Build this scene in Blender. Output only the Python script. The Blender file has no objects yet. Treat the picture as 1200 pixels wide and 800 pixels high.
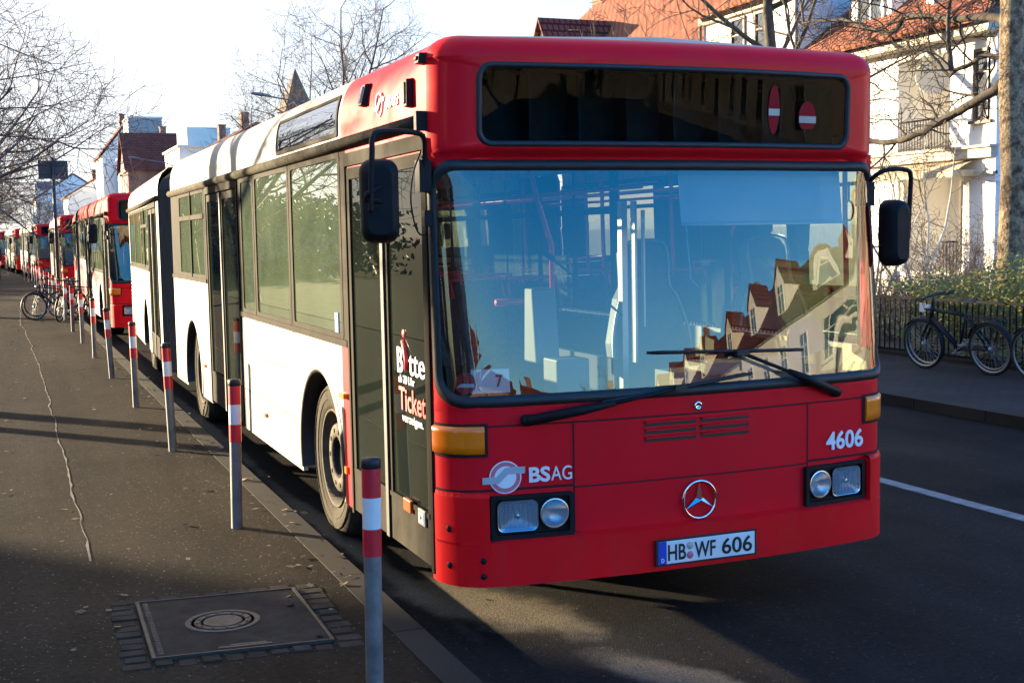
import bpy, bmesh, math, random
from mathutils import Vector, Matrix
from math import sin, cos, pi, radians as R
SC = bpy.context.scene
COL = SC.collection
random.seed(7)

# ------------------------------------------------------------------ camera, sky, sun, exposure
YAW, PITCH, ROLL, FPX = R(21.947), R(4.843), R(-1.044), 1479.7
fw = Vector((sin(YAW)*cos(PITCH), cos(YAW)*cos(PITCH), -sin(PITCH)))
rt = Vector((cos(YAW), -sin(YAW), 0)); up = rt.cross(fw)
rt, up = cos(ROLL)*rt + sin(ROLL)*up, -sin(ROLL)*rt + cos(ROLL)*up
cd = bpy.data.cameras.new('camera'); cam = bpy.data.objects.new('camera', cd); COL.objects.link(cam)
cam.matrix_world = Matrix(((rt.x, up.x, -fw.x, -1.734), (rt.y, up.y, -fw.y, -5.214), (rt.z, up.z, -fw.z, 1.828), (0, 0, 0, 1)))
cd.sensor_width = 36; cd.lens = FPX/1200*36; cd.clip_start = .05; cd.clip_end = 3000
SC.camera = cam

SUN_EL, SUN_AZ = R(9.3), R(-38.5)
wd = bpy.data.worlds.new('World'); SC.world = wd; wd.use_nodes = True
wn = wd.node_tree; bg = wn.nodes['Background']
sk = wn.nodes.new('ShaderNodeTexSky'); sk.sky_type = 'NISHITA'; sk.sun_disc = False
sk.sun_elevation = SUN_EL; sk.sun_rotation = SUN_AZ; sk.air_density = 1.0; sk.dust_density = .6; sk.ozone_density = 3.0
hs = wn.nodes.new('ShaderNodeHueSaturation'); hs.inputs['Saturation'].default_value = 1.42; hs.inputs['Hue'].default_value = .512
wn.links.new(sk.outputs[0], hs.inputs['Color'])
# bright white haze of the winter sky round the low sun
wt = wn.nodes.new('ShaderNodeTexCoord'); wv = wn.nodes.new('ShaderNodeVectorMath'); wv.operation = 'DOT_PRODUCT'
wv.inputs[1].default_value = (sin(SUN_AZ)*cos(SUN_EL), cos(SUN_AZ)*cos(SUN_EL), sin(SUN_EL)); wn.links.new(wt.outputs['Generated'], wv.inputs[0])
wm = wn.nodes.new('ShaderNodeMapRange'); wm.interpolation_type = 'SMOOTHSTEP'; wm.inputs[1].default_value = -.25; wm.inputs[2].default_value = .82; wm.inputs[4].default_value = .95
wn.links.new(wv.outputs['Value'], wm.inputs[0])
wx = wn.nodes.new('ShaderNodeMix'); wx.data_type = 'RGBA'; wx.inputs[7].default_value = (1.42, 1.40, 1.46, 1)
wn.links.new(wm.outputs[0], wx.inputs[0]); wn.links.new(hs.outputs[0], wx.inputs[6]); wn.links.new(wx.outputs[2], bg.inputs[0]); bg.inputs[1].default_value = .13
sd = bpy.data.lights.new('sun', 'SUN'); sd.energy = 4.1; sd.angle = R(.6); sd.color = (1, .80, .52)
so = bpy.data.objects.new('sun', sd); COL.objects.link(so)
sdir = Vector((sin(SUN_AZ)*cos(SUN_EL), cos(SUN_AZ)*cos(SUN_EL), sin(SUN_EL)))
so.rotation_euler = (-sdir).to_track_quat('-Z', 'Y').to_euler(); so.location = (-30, 40, 30)
SC.view_settings.view_transform = 'Standard'; SC.view_settings.look = 'None'
SC.view_settings.exposure = 2.68; SC.view_settings.gamma = 1

# ------------------------------------------------------------------ tags and mesh builder
def tag(o, label=None, cat=None, group=None, kind=None):
    if label: o['label'] = label
    if cat: o['category'] = cat
    if group: o['group'] = group
    if kind: o['kind'] = kind
    return o
def empty(name, loc=(0, 0, 0), label=None, cat=None, group=None, rz=0):
    o = bpy.data.objects.new(name, None); COL.objects.link(o); o.empty_display_size = .2
    o.location = loc; o.rotation_euler = (0, 0, rz)
    return tag(o, label, cat, group)
def kids(o): return [c for c in KIDS.get(o.name, [])]
KIDS = {}
def setparent(o, p):
    if p is not None:
        o.parent = p; KIDS.setdefault(p.name, []).append(o)
def copy_tree(o, parent=None, skip=()):
    c = o.copy(); COL.objects.link(c)
    if parent is not None: setparent(c, parent)
    for ch in kids(o):
        if ch.name.split('.')[0] not in skip: copy_tree(ch, c, skip)
    return c

class MB:
    def __init__(s): s.v = []; s.f = []; s.m = []; s.s = []
    def add(s, vs, fs, mat=0, smooth=False):
        b = len(s.v); s.v.extend(tuple(v) for v in vs)
        for f in fs: s.f.append(tuple(b+i for i in f)); s.m.append(mat); s.s.append(smooth)
    def box(s, x0, x1, y0, y1, z0, z1, mat=0):
        s.add([(x0,y0,z0),(x1,y0,z0),(x1,y1,z0),(x0,y1,z0),(x0,y0,z1),(x1,y0,z1),(x1,y1,z1),(x0,y1,z1)],
              [(0,3,2,1),(4,5,6,7),(0,1,5,4),(1,2,6,5),(2,3,7,6),(3,0,4,7)], mat)
    def obox(s, o, a, b, c, mat=0):
        o, a, b, c = Vector(o), Vector(a), Vector(b), Vector(c)
        s.add([o,o+a,o+a+b,o+b,o+c,o+a+c,o+a+b+c,o+b+c],
              [(0,3,2,1),(4,5,6,7),(0,1,5,4),(1,2,6,5),(2,3,7,6),(3,0,4,7)], mat)
    def tube(s, pts, r, n=8, mat=0, cap=True, smooth=True):
        pts = [Vector(p) for p in pts]; k = len(pts)
        rs = r if isinstance(r, (list, tuple)) else [r]*k
        vs = []; a = None
        for i, p in enumerate(pts):
            d = (pts[min(i+1, k-1)] - pts[max(i-1, 0)])
            if d.length < 1e-9: d = Vector((0, 0, 1))
            d.normalize()
            if a is None:
                a = d.orthogonal().normalized()
            else:
                a = a - d*a.dot(d)
                a = a.normalized() if a.length > 1e-6 else d.orthogonal().normalized()
            b = d.cross(a)
            for j in range(n):
                t = 2*pi*j/n; vs.append(p + (a*cos(t) + b*sin(t))*rs[i])
        fs = [(i*n+j, i*n+(j+1) % n, (i+1)*n+(j+1) % n, (i+1)*n+j) for i in range(k-1) for j in range(n)]
        if cap: fs += [tuple(range(n-1, -1, -1)), tuple((k-1)*n+j for j in range(n))]
        s.add(vs, fs, mat, smooth)
    def lathe(s, prof, o, axis, n=24, mat=0, smooth=True, caps=False, closed=False):
        o = Vector(o); ax = Vector(axis).normalized(); a = ax.orthogonal().normalized(); b = ax.cross(a)
        vs = [o + ax*h + (a*cos(2*pi*j/n) + b*sin(2*pi*j/n))*r for r, h in prof for j in range(n)]
        k = len(prof)
        fs = [(i*n+j, i*n+(j+1) % n, ((i+1) % k)*n+(j+1) % n, ((i+1) % k)*n+j) for i in range(k if closed else k-1) for j in range(n)]
        if caps: fs += [tuple(range(n-1, -1, -1)), tuple((k-1)*n+j for j in range(n))]
        s.add(vs, fs, mat, smooth)
    def prism(s, poly, fn, mat=0):
        """poly: list of 2-D points; fn(u, v, t) -> 3-D, t 0 outer / 1 inner"""
        n = len(poly)
        vs = [fn(u, v, 0) for u, v in poly] + [fn(u, v, 1) for u, v in poly]
        fs = [tuple(range(n)), tuple(range(2*n-1, n-1, -1))] + [(i, n+i, n+(i+1) % n, (i+1) % n) for i in range(n)]
        s.add(vs, fs, mat)
    def grid(s, rows, mat=0, smooth=True, close=False):
        nr = len(rows); nc = len(rows[0])
        vs = [p for r in rows for p in r]
        fs = [(i*nc+j, i*nc+(j+1) % nc, (i+1)*nc+(j+1) % nc, (i+1)*nc+j) for i in range(nr-1) for j in range(nc if close else nc-1)]
        s.add(vs, fs, mat, smooth)
    def xf(s, fn): s.v = [tuple(fn(Vector(v))) for v in s.v]; return s
    def build(s, name, mats, parent=None, bevel=0, recalc=True):
        me = bpy.data.meshes.new(name); me.from_pydata(s.v, [], s.f)
        if not isinstance(mats, (list, tuple)): mats = [mats]
        for m in mats: me.materials.append(m)
        me.polygons.foreach_set('material_index', s.m); me.polygons.foreach_set('use_smooth', s.s)
        if recalc and len(s.f) < 20000:
            bm = bmesh.new(); bm.from_mesh(me); bmesh.ops.recalc_face_normals(bm, faces=bm.faces); bm.to_mesh(me); bm.free()
        me.update()
        o = bpy.data.objects.new(name, me); COL.objects.link(o)
        setparent(o, parent)
        if bevel:
            b = o.modifiers.new('bevel', 'BEVEL'); b.width = bevel; b.segments = 2; b.limit_method = 'ANGLE'; b.angle_limit = R(40)
        return o

def text_geo(txt, size, bold=0, extr=.0015):
    cu = bpy.data.curves.new('t', 'FONT'); cu.body = txt; cu.size = size; cu.offset = bold; cu.extrude = extr; cu.resolution_u = 4
    o = bpy.data.objects.new('t', cu); COL.objects.link(o)
    dg = bpy.context.evaluated_depsgraph_get(); me = o.evaluated_get(dg).to_mesh()
    vs = [v.co.copy() for v in me.vertices]; fs = [tuple(p.vertices) for p in me.polygons]
    bpy.data.objects.remove(o); bpy.data.curves.remove(cu)
    return vs, fs
def add_text(mb, txt, o, uvec, vvec, h, w=None, mat=0, bold=0.0, extr=.002):
    """lettering with cap height h, total width w (None: natural) set from o along uvec/vvec"""
    vs, fs = text_geo(txt, 1.0, bold, .001)
    x0 = min(v.x for v in vs); x1 = max(v.x for v in vs); y0 = min(v.y for v in vs)
    ref = .729
    sv = h/ref; su = sv if w is None else w/(x1-x0)
    u, v = Vector(uvec).normalized(), Vector(vvec).normalized(); nn = u.cross(v)
    base = 0
    mb.add([Vector(o) + u*((p.x-x0)*su) + v*((p.y-base)*sv) + nn*((1 if p.z > 0 else -1)*extr) for p in vs], fs, mat)

def smooth(pts, n=6):
    P = [Vector(p) for p in pts]; P = [P[0]*2-P[1]]+P+[P[-1]*2-P[-2]]; out = []
    for i in range(1, len(P)-2):
        p0, p1, p2, p3 = P[i-1:i+3]
        for k in range(n):
            t = k/n; out.append(.5*((2*p1)+(p2-p0)*t+(2*p0-5*p1+4*p2-p3)*t*t+(3*p1-p0-3*p2+p3)*t**3))
    return out+[P[-2]]

# ------------------------------------------------------------------ materials
def nd(nt, typ, **kw):
    n = nt.nodes.new(typ)
    for k, v in kw.items(): setattr(n, k, v)
    return n
def base(name):
    m = bpy.data.materials.new(name); m.use_nodes = True
    return m, m.node_tree, m.node_tree.nodes['Principled BSDF']
def noise(nt, scale, detail=4, rough=.6, obj=True):
    tc = nd(nt, 'ShaderNodeTexCoord'); n = nd(nt, 'ShaderNodeTexNoise')
    n.inputs['Scale'].default_value = scale; n.inputs['Detail'].default_value = detail; n.inputs['Roughness'].default_value = rough
    nt.links.new(tc.outputs['Object' if obj else 'Generated'], n.inputs['Vector']); return n
def ramp(nt, src, stops):
    r = nd(nt, 'ShaderNodeValToRGB'); e = r.color_ramp.elements
    while len(e) < len(stops): e.new(.5)
    for i, (p, c) in enumerate(stops): e[i].position = p; e[i].color = (*c, 1) if len(c) == 3 else c
    nt.links.new(src, r.inputs[0]); return r
def mat(name, col, rough=.6, metal=0, coat=0, var=.15, scale=6, bump=0, bscale=None, spec=None, rvar=0):
    m, nt, b = base(name)
    n = noise(nt, scale)
    r = ramp(nt, n.outputs['Fac'], [(.3, tuple(c*(1-var) for c in col)), (.7, tuple(min(1, c*(1+var)) for c in col))])
    nt.links.new(r.outputs[0], b.inputs['Base Color'])
    b.inputs['Roughness'].default_value = rough; b.inputs['Metallic'].default_value = metal
    b.inputs['Coat Weight'].default_value = coat; b.inputs['Coat Roughness'].default_value = .08
    if spec is not None: b.inputs['Specular IOR Level'].default_value = spec
    if rvar:
        n3 = noise(nt, scale*2.3, 5); mr = nd(nt, 'ShaderNodeMapRange')
        mr.inputs[3].default_value = max(.02, rough-rvar); mr.inputs[4].default_value = min(1, rough+rvar)
        nt.links.new(n3.outputs['Fac'], mr.inputs[0]); nt.links.new(mr.outputs[0], b.inputs['Roughness'])
    if bump:
        n2 = noise(nt, bscale or scale*6, 5); bp = nd(nt, 'ShaderNodeBump'); bp.inputs['Strength'].default_value = bump
        bp.inputs['Distance'].default_value = .02
        nt.links.new(n2.outputs['Fac'], bp.inputs['Height']); nt.links.new(bp.outputs[0], b.inputs['Normal'])
    return m
def glass(name, tint, refl=.08, dust=0, dustcol=(.5, .48, .42), fres=1.5, rough=0.0):
    m, nt, b = base(name); nt.nodes.remove(b); out = nt.nodes['Material Output']
    tr = nd(nt, 'ShaderNodeBsdfTransparent'); tr.inputs[0].default_value = (*tint, 1)
    gl = nd(nt, 'ShaderNodeBsdfGlossy'); gl.inputs['Roughness'].default_value = rough
    fr = nd(nt, 'ShaderNodeFresnel'); fr.inputs['IOR'].default_value = fres
    ad = nd(nt, 'ShaderNodeMath', operation='ADD', use_clamp=True); ad.inputs[1].default_value = refl
    nt.links.new(fr.outputs[0], ad.inputs[0])
    mx = nd(nt, 'ShaderNodeMixShader'); nt.links.new(ad.outputs[0], mx.inputs[0])
    nt.links.new(tr.outputs[0], mx.inputs[1]); nt.links.new(gl.outputs[0], mx.inputs[2])
    last = mx
    if dust:
        df = nd(nt, 'ShaderNodeBsdfDiffuse'); df.inputs[0].default_value = (*dustcol, 1)
        n = noise(nt, 2.2, 6, .65); mr = nd(nt, 'ShaderNodeMapRange')
        mr.inputs[1].default_value = .25; mr.inputs[2].default_value = .8; mr.inputs[3].default_value = dust*.7; mr.inputs[4].default_value = dust*1.3
        nt.links.new(n.outputs['Fac'], mr.inputs[0])
        m2 = nd(nt, 'ShaderNodeMixShader'); nt.links.new(mr.outputs[0], m2.inputs[0])
        nt.links.new(mx.outputs[0], m2.inputs[1]); nt.links.new(df.outputs[0], m2.inputs[2]); last = m2
    nt.links.new(last.outputs[0], out.inputs[0]); return m

def road_mat(name, dark, light, speck=(.25, .23, .2), amount=.62, streak=(1.6, .07), smears=()):
    m, nt, b = base(name)
    n1 = noise(nt, .45, 6, .62); n2 = noise(nt, 38, 3); tc = nd(nt, 'ShaderNodeTexCoord')
    r1 = ramp(nt, n1.outputs['Fac'], [(.3, dark), (.72, light)])
    r2 = ramp(nt, n2.outputs['Fac'], [(.3, (.55,)*3), (.7, (1.35,)*3)])
    mu = nd(nt, 'ShaderNodeMix', data_type='RGBA', blend_type='MULTIPLY'); mu.inputs[0].default_value = .9
    nt.links.new(r1.outputs[0], mu.inputs[6]); nt.links.new(r2.outputs[0], mu.inputs[7])
    vo = nd(nt, 'ShaderNodeTexVoronoi'); vo.inputs['Scale'].default_value = 70; nt.links.new(tc.outputs['Object'], vo.inputs['Vector'])
    sp = nd(nt, 'ShaderNodeSeparateColor'); nt.links.new(vo.outputs['Color'], sp.inputs[0])
    r3 = ramp(nt, sp.outputs[0], [(amount+.3, (0, 0, 0)), (amount+.34, (1, 1, 1))])
    r4 = ramp(nt, vo.outputs['Distance'], [(.25, (1, 1, 1)), (.45, (0, 0, 0))])
    mm = nd(nt, 'ShaderNodeMath', operation='MULTIPLY'); nt.links.new(r3.outputs[0], mm.inputs[0]); nt.links.new(r4.outputs[0], mm.inputs[1])
    mx = nd(nt, 'ShaderNodeMix', data_type='RGBA'); nt.links.new(mm.outputs[0], mx.inputs[0])
    nt.links.new(mu.outputs[2], mx.inputs[6]); mx.inputs[7].default_value = (*speck, 1)
    last = mx.outputs[2]
    # wear running along the street, and old patches
    mp = nd(nt, 'ShaderNodeMapping'); mp.inputs['Scale'].default_value = (streak[0], streak[1], 1); nt.links.new(tc.outputs['Object'], mp.inputs[0])
    ns = nd(nt, 'ShaderNodeTexNoise'); ns.inputs['Scale'].default_value = 1.4; ns.inputs['Detail'].default_value = 5; nt.links.new(mp.outputs[0], ns.inputs['Vector'])
    rs = ramp(nt, ns.outputs['Fac'], [(.34, (.66,)*3), (.66, (1.28,)*3)])
    m3 = nd(nt, 'ShaderNodeMix', data_type='RGBA', blend_type='MULTIPLY'); m3.inputs[0].default_value = 1
    nt.links.new(last, m3.inputs[6]); nt.links.new(rs.outputs[0], m3.inputs[7]); last = m3.outputs[2]
    # soft-edged pale smears: drifted sand, and sunlight from under the bus painted in
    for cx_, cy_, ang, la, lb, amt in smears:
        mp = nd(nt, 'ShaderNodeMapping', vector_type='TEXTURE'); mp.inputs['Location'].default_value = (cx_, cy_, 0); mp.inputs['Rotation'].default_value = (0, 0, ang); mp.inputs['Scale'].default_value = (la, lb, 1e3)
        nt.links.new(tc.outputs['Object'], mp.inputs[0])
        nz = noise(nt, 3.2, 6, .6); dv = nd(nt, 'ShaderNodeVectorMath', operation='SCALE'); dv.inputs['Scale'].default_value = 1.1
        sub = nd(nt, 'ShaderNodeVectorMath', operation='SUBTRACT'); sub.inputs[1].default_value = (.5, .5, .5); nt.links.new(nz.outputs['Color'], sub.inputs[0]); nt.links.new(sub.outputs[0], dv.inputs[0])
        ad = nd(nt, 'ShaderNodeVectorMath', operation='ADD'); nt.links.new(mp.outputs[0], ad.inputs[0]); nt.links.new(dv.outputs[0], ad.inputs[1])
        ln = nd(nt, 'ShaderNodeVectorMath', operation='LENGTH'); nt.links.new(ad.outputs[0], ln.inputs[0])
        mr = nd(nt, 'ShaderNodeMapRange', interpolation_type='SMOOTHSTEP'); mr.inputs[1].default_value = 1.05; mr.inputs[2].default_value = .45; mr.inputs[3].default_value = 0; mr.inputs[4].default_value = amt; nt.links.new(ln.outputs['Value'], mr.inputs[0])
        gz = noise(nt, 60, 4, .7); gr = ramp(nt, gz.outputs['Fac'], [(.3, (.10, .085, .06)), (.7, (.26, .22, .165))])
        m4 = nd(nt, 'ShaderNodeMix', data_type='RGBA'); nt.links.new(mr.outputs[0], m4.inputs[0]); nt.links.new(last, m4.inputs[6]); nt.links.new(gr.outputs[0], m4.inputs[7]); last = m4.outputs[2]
    nt.links.new(last, b.inputs['Base Color'])
    mr = nd(nt, 'ShaderNodeMapRange'); mr.inputs[3].default_value = .95; mr.inputs[4].default_value = .62
    nt.links.new(n1.outputs['Fac'], mr.inputs[0]); nt.links.new(mr.outputs[0], b.inputs['Roughness'])
    b.inputs['Specular IOR Level'].default_value = .06
    nb = noise(nt, 110, 3); bp = nd(nt, 'ShaderNodeBump'); bp.inputs['Strength'].default_value = .55; bp.inputs['Distance'].default_value = .012
    nt.links.new(nb.outputs['Fac'], bp.inputs['Height'])
    nb2 = noise(nt, 2.5, 4); bp2 = nd(nt, 'ShaderNodeBump'); bp2.inputs['Strength'].default_value = .4; bp2.inputs['Distance'].default_value = .03
    nt.links.new(nb2.outputs['Fac'], bp2.inputs['Height']); nt.links.new(bp.outputs[0], bp2.inputs['Normal']); nt.links.new(bp2.outputs[0], b.inputs['Normal'])
    return m

def brick_mat(name, c1, c2, mortar, sx, sy, bump=.5, rough=.85, msize=.02, rot=None, squash=None):
    """bricks or tiles laid in object space; rot picks the plane"""
    m, nt, b = base(name)
    tc = nd(nt, 'ShaderNodeTexCoord'); mp = nd(nt, 'ShaderNodeMapping'); mp.inputs['Rotation'].default_value = rot or (0, 0, 0)
    nt.links.new(tc.outputs['Object'], mp.inputs[0])
    br = nd(nt, 'ShaderNodeTexBrick'); nt.links.new(mp.outputs[0], br.inputs['Vector'])
    br.inputs['Color1'].default_value = (*c1, 1); br.inputs['Color2'].default_value = (*c2, 1); br.inputs['Mortar'].default_value = (*mortar, 1)
    br.inputs['Scale'].default_value = 1; br.inputs['Mortar Size'].default_value = msize; br.inputs['Brick Width'].default_value = sx; br.inputs['Row Height'].default_value = sy
    n = noise(nt, 1.3, 5); r = ramp(nt, n.outputs['Fac'], [(.3, (.7,)*3), (.7, (1.2,)*3)])
    mu = nd(nt, 'ShaderNodeMix', data_type='RGBA', blend_type='MULTIPLY'); mu.inputs[0].default_value = .8
    nt.links.new(br.outputs['Color'], mu.inputs[6]); nt.links.new(r.outputs[0], mu.inputs[7]); nt.links.new(mu.outputs[2], b.inputs['Base Color'])
    b.inputs['Roughness'].default_value = rough; b.inputs['Specular IOR Level'].default_value = .15
    bp = nd(nt, 'ShaderNodeBump'); bp.inputs['Strength'].default_value = bump; bp.inputs['Distance'].default_value = .03; bp.invert = True
    nt.links.new(br.outputs['Fac'], bp.inputs['Height']); nt.links.new(bp.outputs[0], b.inputs['Normal'])
    return m

M = {}
M['red'] = mat('red_paint', (.80, .0065, .017), .46, coat=.08, var=.06, scale=2, rvar=.08, spec=.1)
M['red2'] = mat('red_bumper', (.88, .007, .012), .52, coat=.05, var=.07, scale=3, bump=.04, bscale=120, rvar=.1, spec=.1)
M['white'] = mat('cream_white_paint', (.46, .415, .33), .5, coat=.05, var=.07, scale=1.5, rvar=.1, spec=.25)
def grime(m, amt, sc=(9, 9, 1.6), col=(.16, .135, .10)):
    nt = m.node_tree; b = nt.nodes['Principled BSDF']; src = b.inputs['Base Color'].links[0].from_socket
    tc = nd(nt, 'ShaderNodeTexCoord'); mp = nd(nt, 'ShaderNodeMapping'); mp.inputs['Scale'].default_value = sc; nt.links.new(tc.outputs['Object'], mp.inputs[0])
    n = nd(nt, 'ShaderNodeTexNoise'); n.inputs['Scale'].default_value = 1; n.inputs['Detail'].default_value = 7; n.inputs['Roughness'].default_value = .68; nt.links.new(mp.outputs[0], n.inputs['Vector'])
    mr = nd(nt, 'ShaderNodeMapRange'); mr.inputs[1].default_value = .48; mr.inputs[2].default_value = .78; mr.inputs[4].default_value = amt; nt.links.new(n.outputs['Fac'], mr.inputs[0])
    mx = nd(nt, 'ShaderNodeMix', data_type='RGBA'); nt.links.new(mr.outputs[0], mx.inputs[0]); nt.links.new(src, mx.inputs[6]); mx.inputs[7].default_value = (*col, 1)
    nt.links.new(mx.outputs[2], b.inputs['Base Color'])
grime(M['white'], .55); grime(M['red'], .16, (7, 7, 1.6), (.30, .06, .045)); grime(M['red2'], .22, (8, 8, 3), (.30, .07, .05))
M['grey_paint'] = mat('blue_grey_paint', (.32, .36, .38), .35, coat=.3, var=.15, scale=2)
M['black'] = mat('black_rubber', (.012, .012, .013), .55, var=.3, scale=5, bump=.05)
M['blackp'] = mat('black_plastic', (.009, .009, .010), .6, var=.3, scale=9, bump=.08, bscale=150, spec=.2)
M['gap'] = mat('dark_gap', (.03, .004, .006), .9, var=.1)
M['bronze'] = mat('bronze_frame', (.024, .020, .014), .75, var=.35, scale=4, spec=.06)
M['gutter'] = mat('dusty_gutter', (.05, .043, .03), .9, spec=.1, var=.5, scale=14, bump=.2, bscale=60)
M['doorp'] = mat('dusty_door_panel', (.030, .026, .019), .85, var=.5, scale=5, spec=.08, bump=.05)
M['tyre'] = mat('dusty_tyre', (.06, .052, .038), .95, spec=.15, var=.3, scale=9, bump=.2, bscale=40)
M['tread'] = mat('tyre_tread', (.03, .028, .025), .95, var=.3, scale=20, bump=.3)
M['rim'] = mat('dusty_rim', (.075, .064, .045), .8, spec=.2, var=.4, scale=12, bump=.1)
M['dark'] = mat('underbody', (.015, .014, .013), .95, var=.3)
M['bellows'] = mat('bellows_rubber', (.045, .043, .04), .75, var=.35, scale=5)
M['chrome'] = mat('chrome', (.75, .76, .78), .12, metal=1, var=.03)
M['alu'] = mat('aluminium', (.4, .4, .385), .4, metal=.8, var=.1)
M['lightgrey'] = mat('light_grey_plastic', (.16, .16, .155), .5, var=.08)
M['grey'] = mat('grey_plastic', (.16, .165, .17), .6, var=.15)
M['seat'] = mat('blue_seat_cloth', (.06, .07, .11), .95, var=.4, scale=30)
M['floor'] = mat('vehicle_floor', (.035, .035, .035), .8, var=.2)
M['ceil'] = mat('vehicle_ceiling', (.14, .14, .14), .7, var=.05)
M['polered'] = mat('red_handrail', (.85, .04, .12), .4, coat=.3, var=.05)
M['blue'] = mat('euro_blue', (.01, .06, .45), .4, var=.05)
M['plate'] = mat('plate_white', (.78, .78, .76), .35, var=.05)
M['ink'] = mat('black_ink', (.008, .008, .008), .5, var=.1)
M['lining'] = mat('cabin_wall_panel', (.07, .07, .072), .8, var=.1)
M['letter'] = mat('white_lettering', (.82, .82, .82), .5, var=.04)
M['pink'] = mat('pale_red_ring', (.62, .16, .2), .5, var=.05)
M['silver'] = mat('silver_band', (.42, .45, .47), .45, var=.08)
M['letred'] = mat('red_lettering', (.75, .05, .05), .5, var=.05)
M['redsign'] = mat('red_sticker', (.6, .01, .02), .5, var=.05)
M['dullred'] = mat('dull_red_reflection', (.30, .012, .016), .7, var=.1, spec=.1)
M['ws'] = glass('windscreen_glass', (.80, .84, .84), .055)
M['dest'] = glass('smoked_glass', (.36, .38, .38), .0, fres=1.12)
M['dispg'] = glass('side_display_glass', (.3, .32, .3), .45)
M['win'] = glass('dusty_side_glass', (.46, .54, .46), .10, dust=.16, dustcol=(.27, .36, .22))
M['doorg'] = glass('tinted_door_glass', (.20, .28, .23), .015, dust=.022, dustcol=(.34, .48, .36), fres=1.33)
M['lens'] = glass('headlamp_lens', (.85, .88, .92), .05, dust=.30, dustcol=(.42, .46, .5))
M['paneg'] = glass('window_pane', (.25, .28, .3), .25)
M['amber'] = mat('amber_lens', (1.0, .20, .002), .3, coat=.5, var=.08, scale=30, bump=.08, bscale=220)
M['redlens'] = mat('red_orange_reflector', (.65, .08, .01), .3, coat=.5, var=.1)
M['reflector'] = mat('lamp_reflector', (.6, .63, .67), .28, metal=1, var=.05)
M['blind'] = mat('roller_blind', (.30, .32, .34), .8, var=.05)
M['destback'] = mat('display_back', (.085, .088, .088), .9, var=.3, scale=12)
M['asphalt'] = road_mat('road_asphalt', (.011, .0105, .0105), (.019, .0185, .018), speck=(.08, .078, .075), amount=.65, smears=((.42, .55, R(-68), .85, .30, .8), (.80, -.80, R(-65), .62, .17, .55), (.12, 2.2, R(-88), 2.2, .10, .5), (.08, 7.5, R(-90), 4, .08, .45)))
M['walk'] = road_mat('pavement_asphalt', (.014, .0112, .0080), (.030, .0232, .0158), speck=(.15, .13, .10), amount=.63)
M['farwalk'] = brick_mat('far_pavement_slabs', (.027, .027, .027), (.034, .034, .034), (.012, .012, .012), .2, .1, bump=.3, msize=.006)
M['kerb'] = brick_mat('granite_kerb', (.034, .030, .024), (.026, .023, .019), (.010, .009, .008), 1.0, 5.0, bump=.5, msize=.009, rot=(0, 0, R(90)))
M['gravel'] = mat('sand_drift', (.17, .145, .11), .95, var=.4, scale=30, bump=.6, bscale=90)
def thin_out(m, lo, hi, sc):
    nt = m.node_tree; out = nt.nodes['Material Output']; b = nt.nodes['Principled BSDF']; n = noise(nt, sc, 8, .7)
    mr = nd(nt, 'ShaderNodeMapRange'); mr.inputs[1].default_value = lo; mr.inputs[2].default_value = hi; nt.links.new(n.outputs['Fac'], mr.inputs[0]); nt.links.new(mr.outputs[0], b.inputs['Alpha'])
thin_out(M['gravel'], .42, .62, 7)
M['seam'] = mat('pavement_seam', (.12, .10, .075), .95, var=.3, scale=20)

M['line'] = mat('road_paint', (.22, .217, .21), .85, var=.35, scale=9)
M['soil'] = mat('garden_soil', (.06, .045, .03), .95, var=.5, scale=3, bump=.5, bscale=12)
M['grass'] = mat('winter_grass', (.035, .042, .016), .95, spec=.05, var=.5, scale=3, bump=.5, bscale=30)
M['concrete'] = mat('cover_concrete', (.036, .031, .025), .9, spec=.1, var=.35, scale=7, bump=.35, bscale=80)
M['iron'] = mat('cast_iron', (.05, .042, .034), .7, metal=.4, var=.35, scale=20, bump=.2)
M['cobble'] = mat('cobble_granite', (.040, .033, .025), .9, spec=.1, var=.45, scale=5, bump=.3, bscale=50)
M['steel'] = mat('galvanised_post', (.17, .165, .155), .6, metal=.3, var=.35, scale=9, bump=.05)
M['bandred'] = mat('reflective_red', (.62, .015, .03), .4, coat=.3, var=.1, scale=12)
M['bandwhite'] = mat('reflective_white', (.72, .73, .72), .4, coat=.3, var=.07, scale=12)
M['signback'] = mat('sign_back', (.05, .055, .06), .5, metal=.5, var=.2)
M['bark'] = mat('dark_bark', (.075, .06, .045), .95, var=.4, scale=8, bump=.6, bscale=25)
M['twig'] = mat('twigs', (.095, .072, .06), .95, var=.3, scale=4)
M['twiggold'] = mat('pale_twigs', (.17, .12, .07), .9, var=.3, scale=5)
M['wall'] = mat('white_render', (.80, .78, .74), .85, var=.06, scale=1.2, bump=.12, bscale=30)
M['wall2'] = mat('cream_render', (.70, .63, .50), .85, var=.08, scale=1.2, bump=.1, bscale=30)
M['wall3'] = mat('pale_grey_render', (.55, .55, .52), .85, var=.08, scale=1.2)
M['brickw'] = brick_mat('red_brick_wall', (.28, .09, .055), (.22, .07, .045), (.25, .2, .16), .24, .08, rot=(0, R(90), R(90)))
M['tile'] = brick_mat('orange_roof_tiles', (.36, .13, .07), (.28, .095, .055), (.10, .035, .025), .26, .22, bump=1.0, msize=.03)
M['tiledark'] = brick_mat('dark_red_roof_tiles', (.19, .06, .042), (.15, .05, .036), (.06, .015, .012), .26, .22, bump=1.0, msize=.03)
M['slate'] = mat('grey_slate', (.14, .15, .17), .6, var=.2, scale=5)
M['wood'] = mat('brown_window_frame', (.14, .08, .045), .6, var=.2)
M['trim'] = mat('white_trim', (.76, .75, .72), .6, var=.05)
M['stone'] = mat('sandstone_trim', (.50, .45, .36), .85, var=.15, scale=5)
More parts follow.
